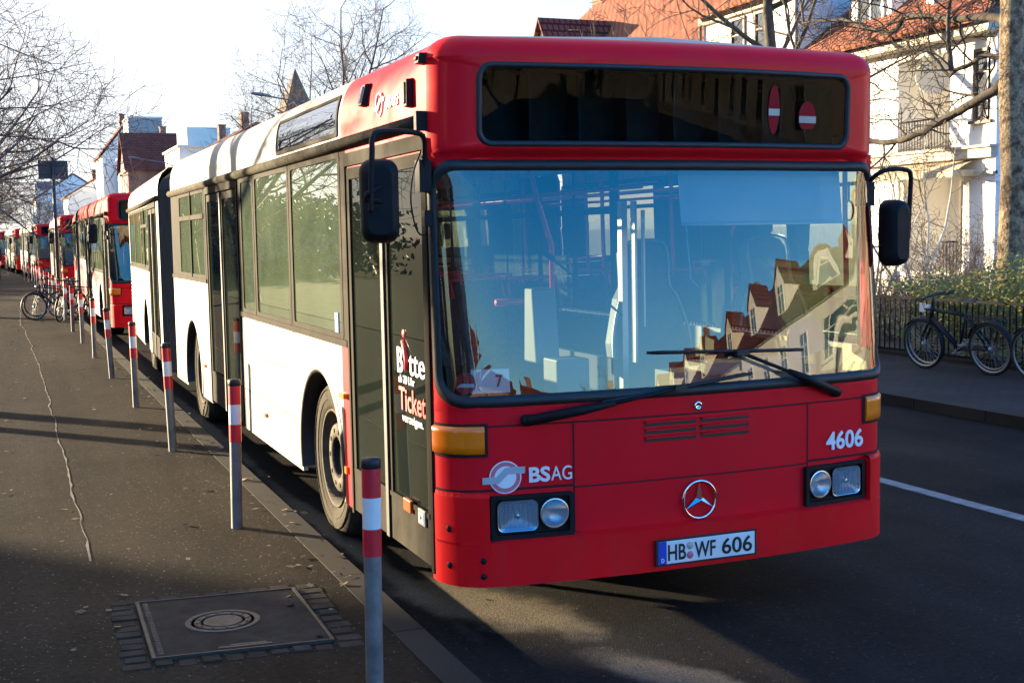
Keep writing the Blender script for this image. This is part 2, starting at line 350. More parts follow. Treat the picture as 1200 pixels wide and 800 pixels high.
M['bluegrey'] = mat('blue_grey_render', (.27, .265, .26), .85, var=.08)
M['awning'] = mat('weathered_awning', (.42, .34, .22), .85, var=.3, scale=6)
M['ironfence'] = mat('black_iron', (.010, .011, .012), .7, var=.3, spec=.15)
M['bikeblk'] = mat('black_enamel', (.010, .011, .013), .5, var=.2, spec=.25)
M['bikeblu'] = mat('blue_grey_enamel', (.03, .04, .05), .5, var=.1, spec=.25)
M['skin'] = mat('skin', (.45, .27, .2), .6, var=.05)
M['coatred'] = mat('dark_red_coat', (.16, .02, .025), .9, var=.2)
M['trousers'] = mat('dark_trousers', (.02, .022, .03), .9, var=.2)
M['hair'] = mat('brown_hair', (.05, .03, .02), .8, var=.2)
def leaf_mat(name, c1, c2, c3):
    m, nt, b = base(name); n = noise(nt, 2.3, 4); n2 = noise(nt, 45, 2)
    r = ramp(nt, n.outputs['Fac'], [(.32, c1), (.5, c2), (.7, c3)])
    r2 = ramp(nt, n2.outputs['Fac'], [(.3, (.6,)*3), (.7, (1.35,)*3)])
    mu = nd(nt, 'ShaderNodeMix', data_type='RGBA', blend_type='MULTIPLY'); mu.inputs[0].default_value = 1
    nt.links.new(r.outputs[0], mu.inputs[6]); nt.links.new(r2.outputs[0], mu.inputs[7]); nt.links.new(mu.outputs[2], b.inputs['Base Color'])
    b.inputs['Roughness'].default_value = .6; b.inputs['Subsurface Weight'].default_value = 0
    return m
M['hedge'] = leaf_mat('hedge_leaves', (.10, .13, .02), (.17, .19, .03), (.24, .20, .04))
M['brownleaf'] = leaf_mat('withered_leaves', (.06, .045, .025), (.10, .07, .04), (.15, .10, .05))
M['evergreen'] = leaf_mat('evergreen_leaves', (.02, .035, .012), (.04, .06, .02), (.065, .08, .03))
def bark_patch():
    m, nt, b = base('mottled_bark'); n = noise(nt, 6, 6, .7)
    r = ramp(nt, n.outputs['Fac'], [(.36, (.045, .03, .02)), (.46, (.16, .11, .065)), (.56, (.34, .26, .16)), (.70, (.18, .13, .08))])
    nt.links.new(r.outputs[0], b.inputs['Base Color']); b.inputs['Roughness'].default_value = .9
    n2 = noise(nt, 18, 6); bp = nd(nt, 'ShaderNodeBump'); bp.inputs['Strength'].default_value = 1; bp.inputs['Distance'].default_value = .06
    nt.links.new(n2.outputs['Fac'], bp.inputs['Height']); nt.links.new(bp.outputs[0], b.inputs['Normal']); return m
M['mottled'] = bark_patch()
# ------------------------------------------------------------------ ground, road, pavements, kerbs
def bend(y):
    """the street swings gently left far down"""
    d = y-52
    return 0 if d < -6 else -.045*(d if d > 6 else (d+6)**2/24)
YS = [-90, -60, -40, -25, -15, -10, -5, 0, 5, 10, 15, 20, 25, 30, 35, 40, 46, 49, 52, 55, 58, 65, 75, 90, 110, 135, 165, 200, 250, 320]
def strip(name, x0, x1, z, m, lo=-.12, ys=YS, kind='structure', label=None):
    b = MB()
    rows = [[(x0+bend(y), y, lo), (x0+bend(y), y, z), (x1+bend(y), y, z), (x1+bend(y), y, lo)] for y in ys]
    b.grid(rows, smooth=False)
    b.add(rows[0], [(0, 1, 2, 3)]); b.add(rows[-1], [(0, 1, 2, 3)])
    o = b.build(name, m); tag(o, label, None, None, kind); return o
g = MB(); g.box(-900, 900, -500, 1600, -.5, -.05); tag(g.build('ground', M['soil']), kind='structure')
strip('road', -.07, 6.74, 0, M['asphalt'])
strip('pavement', -4.6, -.225, .10, M['walk'])
strip('kerb', -.222, -.08, .104, M['kerb'])
strip('verge', -9, -4.603, .11, M['grass'])
strip('park_lawn', -70, -9.003, .08, M['grass'])
strip('kerb', 6.743, 6.88, .105, M['kerb'])
strip('pavement', 6.883, 9.36, .10, M['farwalk'])
strip('garden_ground', 9.363, 40, .11, M['soil'])
b = MB()
for y in (-37.5, -29, -20.5, -12, -3.5, 5, 13.5, 22, 30.5, 39):
    b.box(4.06, 4.18, y, y+5.2 if y != -3.5 else y+6.6, 0, .004)
tag(b.build('road_marking', M['line']), kind='structure')
def ragged(pts, z, seed, amp=.04, n=9):
    rr = random.Random(seed); out = []
    for i, p in enumerate(pts):
        q = pts[(i+1) % len(pts)]
        for k in range(n):
            t = k/n; out.append((p[0]+(q[0]-p[0])*t+rr.uniform(-amp, amp), p[1]+(q[1]-p[1])*t+rr.uniform(-amp, amp), z))
    return out
# pale seam running along the pavement
b = MB(); rr = random.Random(4); rows = []
y = 1.9
xs = -1.36
while y < 30:
    xs += rr.gauss(0.0002, .006); w = rr.choice((.0015, .003, .004, .006, .009))
    rows.append([(xs-w, y, .1035), (xs+w, y, .1035)]); y += .13
b.grid(rows, smooth=False); tag(b.build('pavement_seam', M['seam']), kind='structure')

# utility cover set in cobbles: corners measured on the pavement
uc = empty('utility_cover', (-.86, .5, .1), 'square concrete utility cover with a round iron lid, framed by small cobbles', 'manhole cover')
Pq = lambda u, v: Vector((-1.36+u*1.0+v*.02, -.02+v*1.07-u*.1, 0)) - Vector((-.86, .5, 0))
def qbox(mb, u0, u1, v0, v1, z0, z1, mat=0, inset=.0):
    c = [Pq(u0, v0), Pq(u1, v0), Pq(u1, v1), Pq(u0, v1)]; cc = sum(c, Vector())/4
    mb.add([q+Vector((0, 0, z0)) for q in c]+[q+(cc-q)*inset+Vector((0, 0, z1)) for q in c],
           [(4, 5, 6, 7), (0, 1, 5, 4), (1, 2, 6, 5), (2, 3, 7, 6), (3, 0, 4, 7)], mat)
b = MB(); qbox(b, .14, .86, .1, .9, -.02, .010); b.build('cover_slab', M['concrete'], uc)
b = MB()
for a in ((.125, .14, .09, .91), (.86, .875, .09, .91), (.14, .86, .09, .1), (.14, .86, .9, .91)): qbox(b, *a, -.02, .015)
for k in range(34): qbox(b, .155, .178, .13+k*.022, .142+k*.022, .008, .014)
b.build('iron_frame', M['iron'], uc)
b = MB(); rr = random.Random(9)
def cobrow(u0, u1, v0, v1, n, alongu):
    t = 0; L = (u1-u0) if alongu else (v1-v0); st = L/n
    for k in range(n):
        w = st*rr.uniform(.90, .985); h = rr.uniform(.002, .0085)
        if alongu: qbox(b, u0+k*st, u0+k*st+w, v0+rr.uniform(-.012, .012), v1+rr.uniform(-.012, .012), -.02, h, 0, .22)
        else: qbox(b, u0+rr.uniform(-.012, .012), u1+rr.uniform(-.012, .012), v0+k*st, v0+k*st+w, -.02, h, 0, .22)
cobrow(0, .12, .0, 1, 12, False); cobrow(.88, 1, 0, 1, 11, False); cobrow(.125, .87, .915, 1, 7, True); cobrow(.125, .87, 0, .085, 8, True)
b.build('cobble_border', M['cobble'], uc)
lid = MB(); cen = Pq(.47, .50)
lid.lathe([(.0, .0135), (.085, .0135), (.088, .010), (.098, .010), (.101, .0145), (.125, .0145), (.128, .010), (.140, .010), (.143, .014), (.165, .014), (.168, .009)], cen, (0, 0, 1), 40, smooth=False)
for k in range(12):
    a = 2*pi*k/12; lid.lathe([(.0, .017), (.008, .017), (.009, .013)], cen+Vector((cos(a)*.113, sin(a)*.113, 0)), (0, 0, 1), 6)
lid.build('lid', M['iron'], uc)
b = MB(); qbox(b, .40, .62, .13, .15, .008, .013); qbox(b, .45, .60, .15, .165, .008, .014); b.build('lifting_slot', M['iron'], uc)
# fallen twig and litter
b = MB(); b.tube([(-.20, 3.80, .112), (-.17, 3.77, .120), (-.13, 3.73, .113), (-.09, 3.66, .114)], [.009, .008, .006, .004], 6); b.tube([(-.15, 3.75, .116), (-.12, 3.76, .125)], .004, 5)
tag(b.build('fallen_twig', M['twiggold']), 'short pale twig lying on the pavement beside the front wheel of the nearest bus', 'twig')
b = MB(); rr = random.Random(12)
for k in range(560):
    x, y = (rr.uniform(-1.9, -.2), rr.uniform(-1, 26)) if k < 330 else (rr.gauss(-.25, .12), rr.uniform(.3, 14))
    a = rr.uniform(0, 6.3); s = rr.choice((.006, .009, .012, .016, .024, .03)); u = Vector((cos(a), sin(a), rr.uniform(-.2, .2)))*s; v = Vector((-sin(a), cos(a), rr.uniform(-.4, .4)))*s*.6
    c = Vector((x, y, .112)); b.add([c-u, c+v, c+u, c-v], [(0, 1, 2, 3)])
tag(b.build('leaf_litter', M['brownleaf']), 'scattered small dead leaves and grit on the pavement', 'leaf litter', kind='stuff')
# ------------------------------------------------------------------ articulated low-floor city bus; local frame: front at y=0, kerb side x=0
W = 2.385; XC = W/2; RX = .16; RY = .14; ARC = .22; ZT = 2.705; Y1 = 9.15
def yb(x): u = (x-XC)/XC; return -.13+.11*u*u
SY = yb(0)+RY
def plan(xi):
    if xi > XC:
        p, n = plan(W-xi); return (W-p[0], p[1]), (-n[0], n[1])
    if xi >= RX:
        d = .22*(xi-XC)/XC/XC; l = math.hypot(d, 1); return (xi, yb(xi)), (d/l, -1/l)
    if xi >= RX-ARC:
        th = (RX-xi)/ARC*pi/2; x = RX-RX*sin(th)
        return (x, yb(x)+RY*(1-cos(th))), (-sin(th), -cos(th))
    return (0., SY+(RX-ARC-xi)), (-1., 0.)
def s01(t): t = max(0., min(1., t)); return t*t*(3-2*t)
def lean(z, x):
    u = min(1, abs((x-XC)/XC)); w = 1-.7*u**8
    l = .135*max(0, z-1.08)/1.08 if z < 2.16 else .135-.065*s01((z-2.16)/.05)-.07*(z-2.2)
    return w*l
def inward(z, xi):
    d = -.06-xi if xi < XC else xi-(W+.06)
    s = s01(d/.35); z0 = 2.60*(1-s)+2.44*s; D = .15*(1-s)+.14*s
    t = max(0., min(1., (z-z0)/(ZT-z0)))
    return D*(1-math.sqrt(max(0, 1-t*t)))
def FS(xi, z, off=0.):
    (x, y), (nx, ny) = plan(xi); k = off-inward(z, xi)
    on_side = xi < -.06 or xi > W+.06
    yy = y + (0 if on_side else lean(z, x)) + ny*k
    if on_side: yy = y + lean(z, 0 if xi < 0 else W)*max(0, 1-(y-SY)/.3) + ny*k
    xx = x+nx*k
    if xx > XC: xx -= .04*s01((z-1)/1.5)*(xx-XC)/XC
    return Vector((xx, yy, z))
def lin(a, b, n): return [a+(b-a)*i/n for i in range(n+1)]
def BO(x): return .05-.044*s01((abs(x-XC)-(XC-.22))/.24)
def patch(mb, xis, zs, off=0., mat=0): mb.grid([[FS(x, z, off(x) if callable(off) else off) for x in xis] for z in zs], mat)
CX = lin(-.06, .16, 8)[:-1]+lin(.16, W-.16, 22)+lin(W-.16, W+.06, 8)[1:]
def rrect(a0, a1, b0, b1, r, k=24):
    """4k points, k per side, side split at the corner arcs' middles; order bottom, right, top, left"""
    r = min(r, (a1-a0)/2-.001, (b1-b0)/2-.001)
    cs = [((a0+r, b0+r), 225, 270), ((a1-r, b0+r), 270, 315), ((a1-r, b0+r), 315, 360), ((a1-r, b1-r), 0, 45),
          ((a1-r, b1-r), 45, 90), ((a0+r, b1-r), 90, 135), ((a0+r, b1-r), 135, 180), ((a0+r, b0+r), 180, 225)]
    out = []
    for s in range(4):
        (c0, s0, e0), (c1, s1, e1) = cs[2*s], cs[2*s+1]; q = k//4
        A = [(c0[0]+r*cos(R(s0+(e0-s0)*i/q)), c0[1]+r*sin(R(s0+(e0-s0)*i/q))) for i in range(q+1)]
        B = [(c1[0]+r*cos(R(s1+(e1-s1)*i/q)), c1[1]+r*sin(R(s1+(e1-s1)*i/q))) for i in range(q+1)]
        m = k-2*q
        mid = [(A[-1][0]+(B[0][0]-A[-1][0])*i/m, A[-1][1]+(B[0][1]-A[-1][1])*i/m) for i in range(1, m)]
        out += A+mid+B[:-1]
    return out
def orect(a0, a1, b0, b1, k=24):
    c = [(a0, b0), (a1, b0), (a1, b1), (a0, b1)]
    return [(c[s][0]+(c[(s+1) % 4][0]-c[s][0])*i/k, c[s][1]+(c[(s+1) % 4][1]-c[s][1])*i/k) for s in range(4) for i in range(k)]
def ring(mb, outer, inner, fn, m=3, mat=0):
    mb.grid([[fn(o[0]+(i[0]-o[0])*t, o[1]+(i[1]-o[1])*t) for o, i in zip(outer, inner)] for t in lin(0, 1, m)], mat, True, True)
def fill(mb, loop, a0, a1, b0, b1, fn, m=8, mat=0):
    h = min(a1-a0, b1-b0)/2
    if a1-a0 >= b1-b0: tg = [(max(a0+h, min(a1-h, x)), (b0+b1)/2) for x, z in loop]
    else: tg = [((a0+a1)/2, max(b0+h, min(b1-h, z))) for x, z in loop]
    ring(mb, loop, tg, fn, m, mat)

ART = R(2.3)   # the rear section stands slightly bent at the joint
def RTX(p):    # section frame (x, y behind the joint) -> bus frame
    q = Vector((p[0]-XC, p[1], p[2])); c, s = cos(ART), sin(ART)
    return Vector((XC+q.x*c+q.y*s, 10.35-q.x*s+q.y*c, q.z))
RL = 6.62
def side_prism(mb, poly, side=0, mat=0, th=.03, out=0.):
    f = (lambda u, v, t: (-out+th*t, u, v)) if side == 0 else (lambda u, v, t: (W+out-.015*s01((v-1)/1.5)-th*t, u, v))
    mb.prism(poly, f, mat)
def arch_poly(y0, y1, z0, z1, arches, r=.56, zc=.48):
    p = [(y0, z0)]
    for yc in arches:
        hw = math.sqrt(r*r-(zc-z0)**2); a0 = math.atan2(z0-zc, -hw); a1 = math.atan2(z0-zc, hw)
        if a0 < 0: a0 += 2*pi
        p += [(yc+r*cos(a0+(a1-a0)*i/18), zc+r*sin(a0+(a1-a0)*i/18)) for i in range(19)]
    return p+[(y1, z0), (y1, z1), (y0, z1)]
def wheel(parent, y, side, xf=None):
    """tyre + rim + hub"""
    sx = (lambda d: d) if side == 0 else (lambda d: W-d); ax = (-1 if side == 0 else 1, 0, 0)
    t = MB(); c = (sx(.33), y, .48)
    t.lathe([(.30, .17), (.30, .245), (.335, .262), (.40, .272), (.445, .262), (.468, .232), (.48, .205)], c, ax, 40)
    t.lathe([(.48, .205), (.485, .13), (.485, -.02), (.47, -.05), (.30, -.05)], c, ax, 40, 1)
    for k in range(2): t.lathe([(.36+k*.06, .2655+k*.006), (.363+k*.06, .2705+k*.006), (.372+k*.06, .2705+k*.004), (.375+k*.06, .2665+k*.004)], c, ax, 40)
    if xf: t.xf(xf)
    w = t.build('wheel', [M['tyre'], M['tread']], parent)
    r = MB()
    r.lathe([(.305, .245), (.30, .262), (.29, .258), (.275, .19), (.255, .12), (.22, .10), (.0, .10)], c, ax, 36)
    r.lathe([(.215, .10), (.215, .215), (.205, .235), (.135, .238), (.125, .225), (.12, .14), (.0, .135)], c, ax, 36)
    for k in range(10):
        a = 2*pi*k/10; p = Vector(c)+Vector((0, cos(a)*.17, sin(a)*.17))
        r.lathe([(.0, .2405), (.014, .2405), (.016, .2375)], p, ax, 10, 1)
        p2 = Vector(c)+Vector((0, cos(a+.3)*.245, sin(a+.3)*.245)); r.lathe([(0, .165), (.018, .165), (.02, .11)], p2, ax, 8, 0)
    r.lathe([(.112, .228), (.112, .2), (.0, .2)], c, ax, 24, 1)
    if xf: r.xf(xf)
    r.build('rim', [M['rim'], M['dark']], w)
    return w
def rr_panel(mb, y0, y1, z0, z1, side, off, mat=0, r=.05, frame=None, th=.01):
    f = (lambda u, v: Vector((-off, u, v))) if side == 0 else (lambda u, v: Vector((W+off-.015*s01((v-1)/1.5), u, v)))
    lp = rrect(y0, y1, z0, z1, r, 16)
    if frame: ring(mb, lp, rrect(y0+frame, y1-frame, z0+frame, z1-frame, max(.01, r-frame*.5), 16), f, 1, mat)
    else: fill(mb, lp, y0, y1, z0, z1, f, 2, mat)

def side_window(parent, y0, y1, z0, z1, side, xf=None, hopper=False, m='win'):
    g = MB(); rr_panel(g, y0, y1, z0, z1, side, -.004, r=.04)
    if xf: g.xf(xf)
    w = g.build('side_window', M[m], parent)
    f = MB(); rr_panel(f, y0-.012, y1+.012, z0-.012, z1+.012, side, .004, 0, .05, .045)
    X = (lambda d: -d) if side == 0 else (lambda d: W-.01+d)
    if hopper:
        zc = z1-(z1-z0)*.30
        f.box(min(X(-.01), X(.012)), max(X(-.01), X(.012)), y0+.02, y1-.02, zc-.022, zc+.022)
        f.box(min(X(-.01), X(.012)), max(X(-.01), X(.012)), (y0+y1)/2-.015, (y0+y1)/2+.015, z0, z1)
    if xf: f.xf(xf)
    f.build('frame', M['bronze'], w); return w
def door(parent, y0, y1, z0, z1, glassz, xf=None, name='entrance_door', m='doorg'):
    """two folding leaves"""
    d = MB(); mid = (y0+y1)/2
    d.box(-.012, .03, y0-.035, y0, z0, z1+.05); d.box(-.012, .03, y1, y1+.035, z0, z1+.05); d.box(-.014, .03, y0, y1, z1, z1+.07)
    d.box(.03, .05, y0, y1, z0, z0+.02)
    if xf: d.xf(xf)
    dr = d.build(name, M['bronze'], parent)
    for a, b_ in ((y0+.006, mid-.012), (mid+.012, y1-.006)):
        l = MB(); k = .05
        l.box(-.004, .03, a, a+k, z0+.02, z1-.01); l.box(-.004, .03, b_-k, b_, z0+.02, z1-.01)
        l.box(-.004, .03, a+k, b_-k, z1-.07, z1-.01); l.box(-.004, .03, a+k, b_-k, z0+.02, glassz, 1)
        l.box(-.009, -.002, a+k*.4, b_-k*.4, glassz-.012, glassz+.012, 0)
        e = a if a > mid else b_
        l.box(-.016, .03, e-.012, e+.012, z0+.02, z1-.01, 2)
        if xf: l.xf(xf)
        lo = l.build('door_leaf', [M['bronze'], M['doorp'], M['black']], dr)
        g = MB(); g.box(.006, .012, a+k, b_-k, glassz, z1-.07)
        if xf: g.xf(xf)
        g.build('leaf_glass', M[m], lo)
    return dr

def seat_mesh():
    b = MB()
    b.box(-.21, .21, -.2, .22, .40, .47); b.obox((-.21, .2, .42), (.42, 0, 0), (0, .07, 0), (0, .1, .62))
    b.tube([(-.2, .24, .95), (-.2, .30, 1.08), (.2, .30, 1.08), (.2, .24, .95)], .014, 6, 1)
    b.box(-.03, .03, -.1, .1, 0, .40, 2)
    return b

def make_bus(label, group, main, livery):
    """livery: 'white' front-red/cream-side, 'red' second bus"""
    root = empty('articulated_bus', (0, 0, 0), label, 'bus', group)
    white = M['white']; side = M['white'] if livery == 'white' else M['grey_paint']; cove = M['white'] if livery == 'white' else M['red']
    # ---- body of the front section (one shell)
    b = MB()                                     # 0 red 1 side 2 cove 3 black
    patch(b, CX, lin(.45, 1.05, 6))
    ws_o = (-.035, W+.035, 1.075, 2.155); WR = .14
    K = 40
    ring(b, orect(-.06, W+.06, 1.05, 2.19, K), rrect(*ws_o, WR, K), FS, 3)
    ds = (.185, 2.175, 2.215, 2.575)
    ring(b, orect(-.06, W+.06, 2.19, 2.60, K), rrect(*ds, .07, K), FS, 3)
    patch(b, CX, [2.60+(ZT-2.60)*sin(R(a)) for a in lin(0, 90, 7)])
    zz = [2.60+(ZT-2.60)*sin(R(a)) for a in lin(0, 90, 7)]
    def xi_of(y): return SY-.06-y
    upz = [2.19, 2.24, 2.31, 2.38, 2.44, 2.48, 2.53, 2.57, 2.60]+zz[1:]
    ys_red = [SY, .14, .2, .3, .42, .8, 1.2, 1.655]; ys_w = [1.655, 3.0, 4.5, 6, 7.5, Y1]
    for sgn in (0, 1):
        X = (lambda y: xi_of(y)) if sgn == 0 else (lambda y: W-xi_of(y))
        patch(b, [X(y) for y in ys_red], upz, 0, 0); patch(b, [X(y) for y in ys_w], upz[2:], 0, 2)
        patch(b, [X(SY), X(.13), X(.14)], lin(.46, 2.19, 8), 0, 0)
    loop = [FS(x, ZT) for x in CX]
    tail = [FS(xi_of(y), ZT) for y in ys_red[1:]+ys_w[1:]]; tail2 = [FS(W-xi_of(y), ZT) for y in ys_red[1:]+ys_w[1:]]
    rail = tail[::-1]+loop[:1]; rail2 = tail2[::-1]+loop[-1:]
    b.grid([[p, p*.5+q*.5+Vector((0, 0, .035)), q] for p, q in zip(rail, rail2)], 2)
    n = len(loop)
    b.add(loop+[loop[0]*.5+loop[-1]*.5+Vector((0, 0, .035))], [(i, i+1, n) for i in range(n-1)], 2)
    # kerb-side lower panels
    side_prism(b, arch_poly(1.60, 4.95, .317, 1.222, [2.32]), 0, 1)
    side_prism(b, arch_poly(6.625, Y1, .317, 1.43, [7.75]), 0, 1)
    side_prism(b, arch_poly(SY, Y1, .317, 1.222, [2.32, 7.75]), 1, 1)
    for y0, y1, z0, z1, sd in ((.14, 2.2, 2.2, 2.31, 1), (1.6, 4.95, 2.30, 2.315, 0), (6.625, Y1, 2.30, 2.315, 0), (1.6, Y1, 2.3, 2.315, 1)):
        side_prism(b, [(y0, z0), (y1, z0), (y1, z1), (y0, z1)], sd, 2)
    side_prism(b, [(SY, 1.2), (.17, 1.2), (.17, 2.2), (SY, 2.2)], 1, 0)
    # red strip ahead of the cream side panel
    side_prism(b, [(1.60, .317), (1.742, .317), (1.742, 1.222), (1.60, 1.222)], 0, 0, .004, .004)
    if livery == 'red':
        side_prism(b, [(1.74, .5), (1.9, 1.0), (2.6, 1.1), (3.4, 1.05), (3.6, .8), (4.5, 1.2), (1.74, 1.2)], 0, 0, .004, .004)
        side_prism(b, [(3.1, .34), (4.2, .34), (4.6, .7), (3.7, .9), (3.2, .7)], 0, 3, .004, .004)
        side_prism(b, [(6.7, .6), (7.0, 1.0), (8.9, 1.4), (8.9, .9), (8.35, .4)], 0, 0, .004, .004)
        for k in range(9): side_prism(b, [(2.0+k*.42, 2.43), (2.28+k*.42, 2.43), (2.28+k*.42, 2.57), (2.0+k*.42, 2.57)], 0, 3, .004, -.022)
    b.box(.42, W-.42, .3, 9.3, .33, .37, 4); b.box(.05, W-.05, .2, 1.7, .335, .368, 4); b.box(.05, W-.05, 3.0, 7.1, .335, .368, 4)
    body = b.build('body', [M['red'], side, cove, M['letter'], M['dark']], root)
    # window pillars
    f = MB()
    for y0, y1, sd in ((1.565, 1.70, 0), (3.0, 3.06, 0), (4.25, 4.31, 0), (4.84, 4.95, 0), (6.62, 6.76, 0), (8.5, 9.15, 0), (.15, .2, 1), (1.5, 1.6, 1), (3.0, 3.06, 1), (4.4, 4.46, 1), (5.85, 5.91, 1), (7.3, 7.36, 1), (8.75, 9.15, 1)):
        f = MB(); side_prism(f, [(y0, 1.21 if sd or y0 < 5 else 1.42), (y1, 1.21 if sd or y0 < 5 else 1.42), (y1, 2.315), (y0, 2.315)], sd, 0, .03, .001); f.build('window_pillar', M['bronze'], root)
    for y0, y1, z in ((1.6, 4.95, 1.222), (6.7, Y1, 1.43)): f = MB(); f.box(-.012, .02, y0, y1, z-.004, z+.035); f.build('sill_strip', M['bronze'], root)
    for y0, y1, z0, z1, h in ((1.70, 3.0, 1.255, 2.30, 0), (3.06, 4.25, 1.255, 2.30, 0), (4.31, 4.84, 1.255, 2.30, 0), (6.76, 8.5, 1.465, 2.30, 1)):
        side_window(root, y0, y1, z0, z1, 0, None, h)
    for y0, y1 in ((.2, 1.5), (1.6, 3.0), (3.06, 4.4), (4.46, 5.85), (5.91, 7.3), (7.36, 8.75)): side_window(root, y0, y1, 1.25, 2.30, 1, None, y0 > 1.7)
    # gutter rail
    g = MB(); g.tube([(-.012, .16, 2.335), (-.012, 3, 2.335), (-.012, Y1, 2.335)], .033, 10, 0); g.box(-.05, .0, .13, .165, 2.29, 2.375, 1)
    g.build('gutter_rail', [M['gutter'], M['blackp']], root)
    # doors
    d1 = door(root, .175, 1.545, .30, 2.21, .55, None, 'entrance_door')
    d2 = door(root, 4.99, 6.585, .33, 2.24, .62, None, 'entrance_door')
    s = MB()
    for y0, z0, z1 in ((3.35, .32, 1.2), (4.42, .32, 1.2), (7.05, .32, .9), (8.45, .32, 1.4)): s.box(-.0012, .004, y0-.003, y0+.003, z0, z1)
    for y0, y1, z in ((3.0, 4.93, .64), (1.6, 1.72, .72), (8.4, Y1, .66), (3.35, 4.42, .95)): s.box(-.0012, .004, y0, y1, z-.0028, z+.0028)
    s.build('side_seam', M['dark'], root)
    # ---- bumper
    q = MB()
    off = BO
    patch(q, CX, [.275, .29, .43, .45], off); patch(q, CX, [.45, .47], off)
    q.grid([[FS(x, .47, BO(x)) for x in CX], [FS(x, .485, .0) for x in CX]], 0, False)
    q.grid([[FS(x, .275, BO(x)) for x in CX], [FS(x, .275, -.12) for x in CX]], 0, False)
    for c in ([x for x in CX if x <= .1]+[.14, .18], [W-.18, W-.14]+[x for x in CX if x >= W-.1]):
        patch(q, c, lin(.46, .675, 4), off)
        q.grid([[FS(x, .675, BO(x)) for x in c], [FS(x, .692, BO(x)*.75) for x in c], [FS(x, .695, 0) for x in c]], 0, False)
        e = c[-1] if c[0] < .5 else c[0]
        q.grid([[FS(e, z, BO(e)) for z in lin(.44, .675, 3)], [FS(e, z, 0) for z in lin(.44, .69, 3)]], 0, False)
    for e, y in ((-.06, .15), (W+.06, .15)):
        pts = [FS(e, z, BO(e)) for z in (.275, .45, .675)]
        q.grid([pts, [Vector((p.x, y+.02, p.z)) for p in pts], [Vector((.0 if e < 0 else W, y+.02, p.z)) for p in pts]], 0, False)
    bp = q.build('bumper', M['red2'], root)
    if main:
        s = MB()
        for x, z in ((.03, .53), (.03, .365), (.15, .395), (.15, .325), (W-.02, .54), (W-.02, .46)):
            p = FS(x, z, BO(x)); n = (FS(x, z, BO(x)+.1)-p).normalized(); s.lathe([(0, .004), (.012, .004), (.016, .0)], p, n, 12)
        s.build('screw_plug', M['blackp'], bp)
    # ---- seams
    s = MB()
    def vseam(x, z0, z1, w=.007): patch(s, [x-w/2, x+w/2], lin(z0, z1, 3), .002)
    def hseam(x0, x1, z, w=.007): patch(s, [x0]+[x for x in CX if x0 < x < x1]+[x1], [z-w/2, z+w/2], .0025)
    vseam(.58, .48, .985); vseam(W-.55, .48, .985); hseam(-.06, W+.06, .985, .008); hseam(.58, W-.55, .69); hseam(-.06, .575, .70, .011); hseam(W-.545, W+.06, .70, .011)
    vseam(.18, .46, .69, .006) if main else None
    s.build('panel_seam', M['gap'], root)
    # ---- windscreen
    g = MB(); a = (ws_o[0]+.022, ws_o[1]-.022, ws_o[2]+.022, ws_o[3]-.022)
    fill(g, rrect(*a, WR-.02, K), *a, lambda x, z: FS(x, z, .002), 10)
    w = g.build('windscreen', M['ws'], root)
    g = MB(); o_ = (ws_o[0]-.008, ws_o[1]+.008, ws_o[2]-.008, ws_o[3]+.008); i_ = (a[0]+.024, a[1]-.024, a[2]+.026, a[3]-.024)
    lo, li = rrect(*o_, WR+.01, K), rrect(*i_, WR-.04, K)
    rows = [[FS(p[0]+(q_[0]-p[0])*t, p[1]+(q_[1]-p[1])*t, h) for p, q_ in zip(lo, li)] for t, h in ((0, -.004), (.12, .011), (.5, .015), (.9, .009), (1, -.003))]
    g.grid(rows, 0, True, True); g.build('rubber_seal', M['black'], w)
    # ---- destination display
    g = MB(); a = (ds[0]+.012, ds[1]-.012, ds[2]+.012, ds[3]-.012)
    fill(g, rrect(*a, .06, K), *a, lambda x, z: FS(x, z, -.004), 6)
    dd = g.build('destination_display', M['dest'], root)
    g = MB(); lo, li = rrect(ds[0]-.006, ds[1]+.006, ds[2]-.006, ds[3]+.006, .075, K), rrect(a[0]+.014, a[1]-.014, a[2]+.014, a[3]-.014, .05, K)
    g.grid([[FS(p[0]+(q_[0]-p[0])*t, p[1]+(q_[1]-p[1])*t, h) for p, q_ in zip(lo, li)] for t, h in ((0, -.004), (.3, .009), (.8, .006), (1, -.008))], 0, True, True)
    g.build('rubber_seal', M['black'], dd)
    g = MB(); g.box(.12, W-.12, .30, .33, 2.19, 2.58); g.box(.12, W-.12, .10, .30, 2.19, 2.205)
    for k in range(8): g.box(.25+k*.25, .262+k*.25, .16, .30, 2.22, 2.56)
    g.build('display_board', M['destback'] if livery == 'white' else M['stone'], dd)
    # ---- headlamps
    for sgn in (0, 1):
        X = (lambda x: x) if sgn == 0 else (lambda x: W-.005-x)
        xa, xb = .19, .57
        def P(x, z, o): return FS(X(x), z, o)
        h = MB()
        lo, li = rrect(xa, xb, .452, .675, .012, 16), rrect(xa+.02, xb-.02, .50, .66, .012, 16)
        ring(h, lo, li, lambda x, z: P(x, z, .026), 1, 0); ring(h, lo, lo, lambda x, z: P(x, z, .026), 1)
        h.grid([[P(x, z, .026) for x, z in lo], [P(x, z, .0) for x, z in lo]], 0, False, True)
        h.grid([[P(x, z, .0265) for x, z in li], [P(x, z, .004) for x, z in li]], 0, False, True)
        fill(h, li, xa+.02, xb-.02, .50, .66, lambda x, z: P(x, z, .004), 2, 0)
        hl = h.build('headlight', M['blackp'], root)
        # square main reflector and round lamp
        r = MB(); sq = rrect(xa+.03, xa+.215, .512, .652, .03, 16)
        mx_, mz_ = xa+.1225, .582
        r.grid([[P(mx_+(x-mx_)*t, mz_+(z-mz_)*t, .004+.019*t*t) for x, z in sq] for t in (1, .85, .7, .55, .4, .25, .1, .02)], 0, True, True)
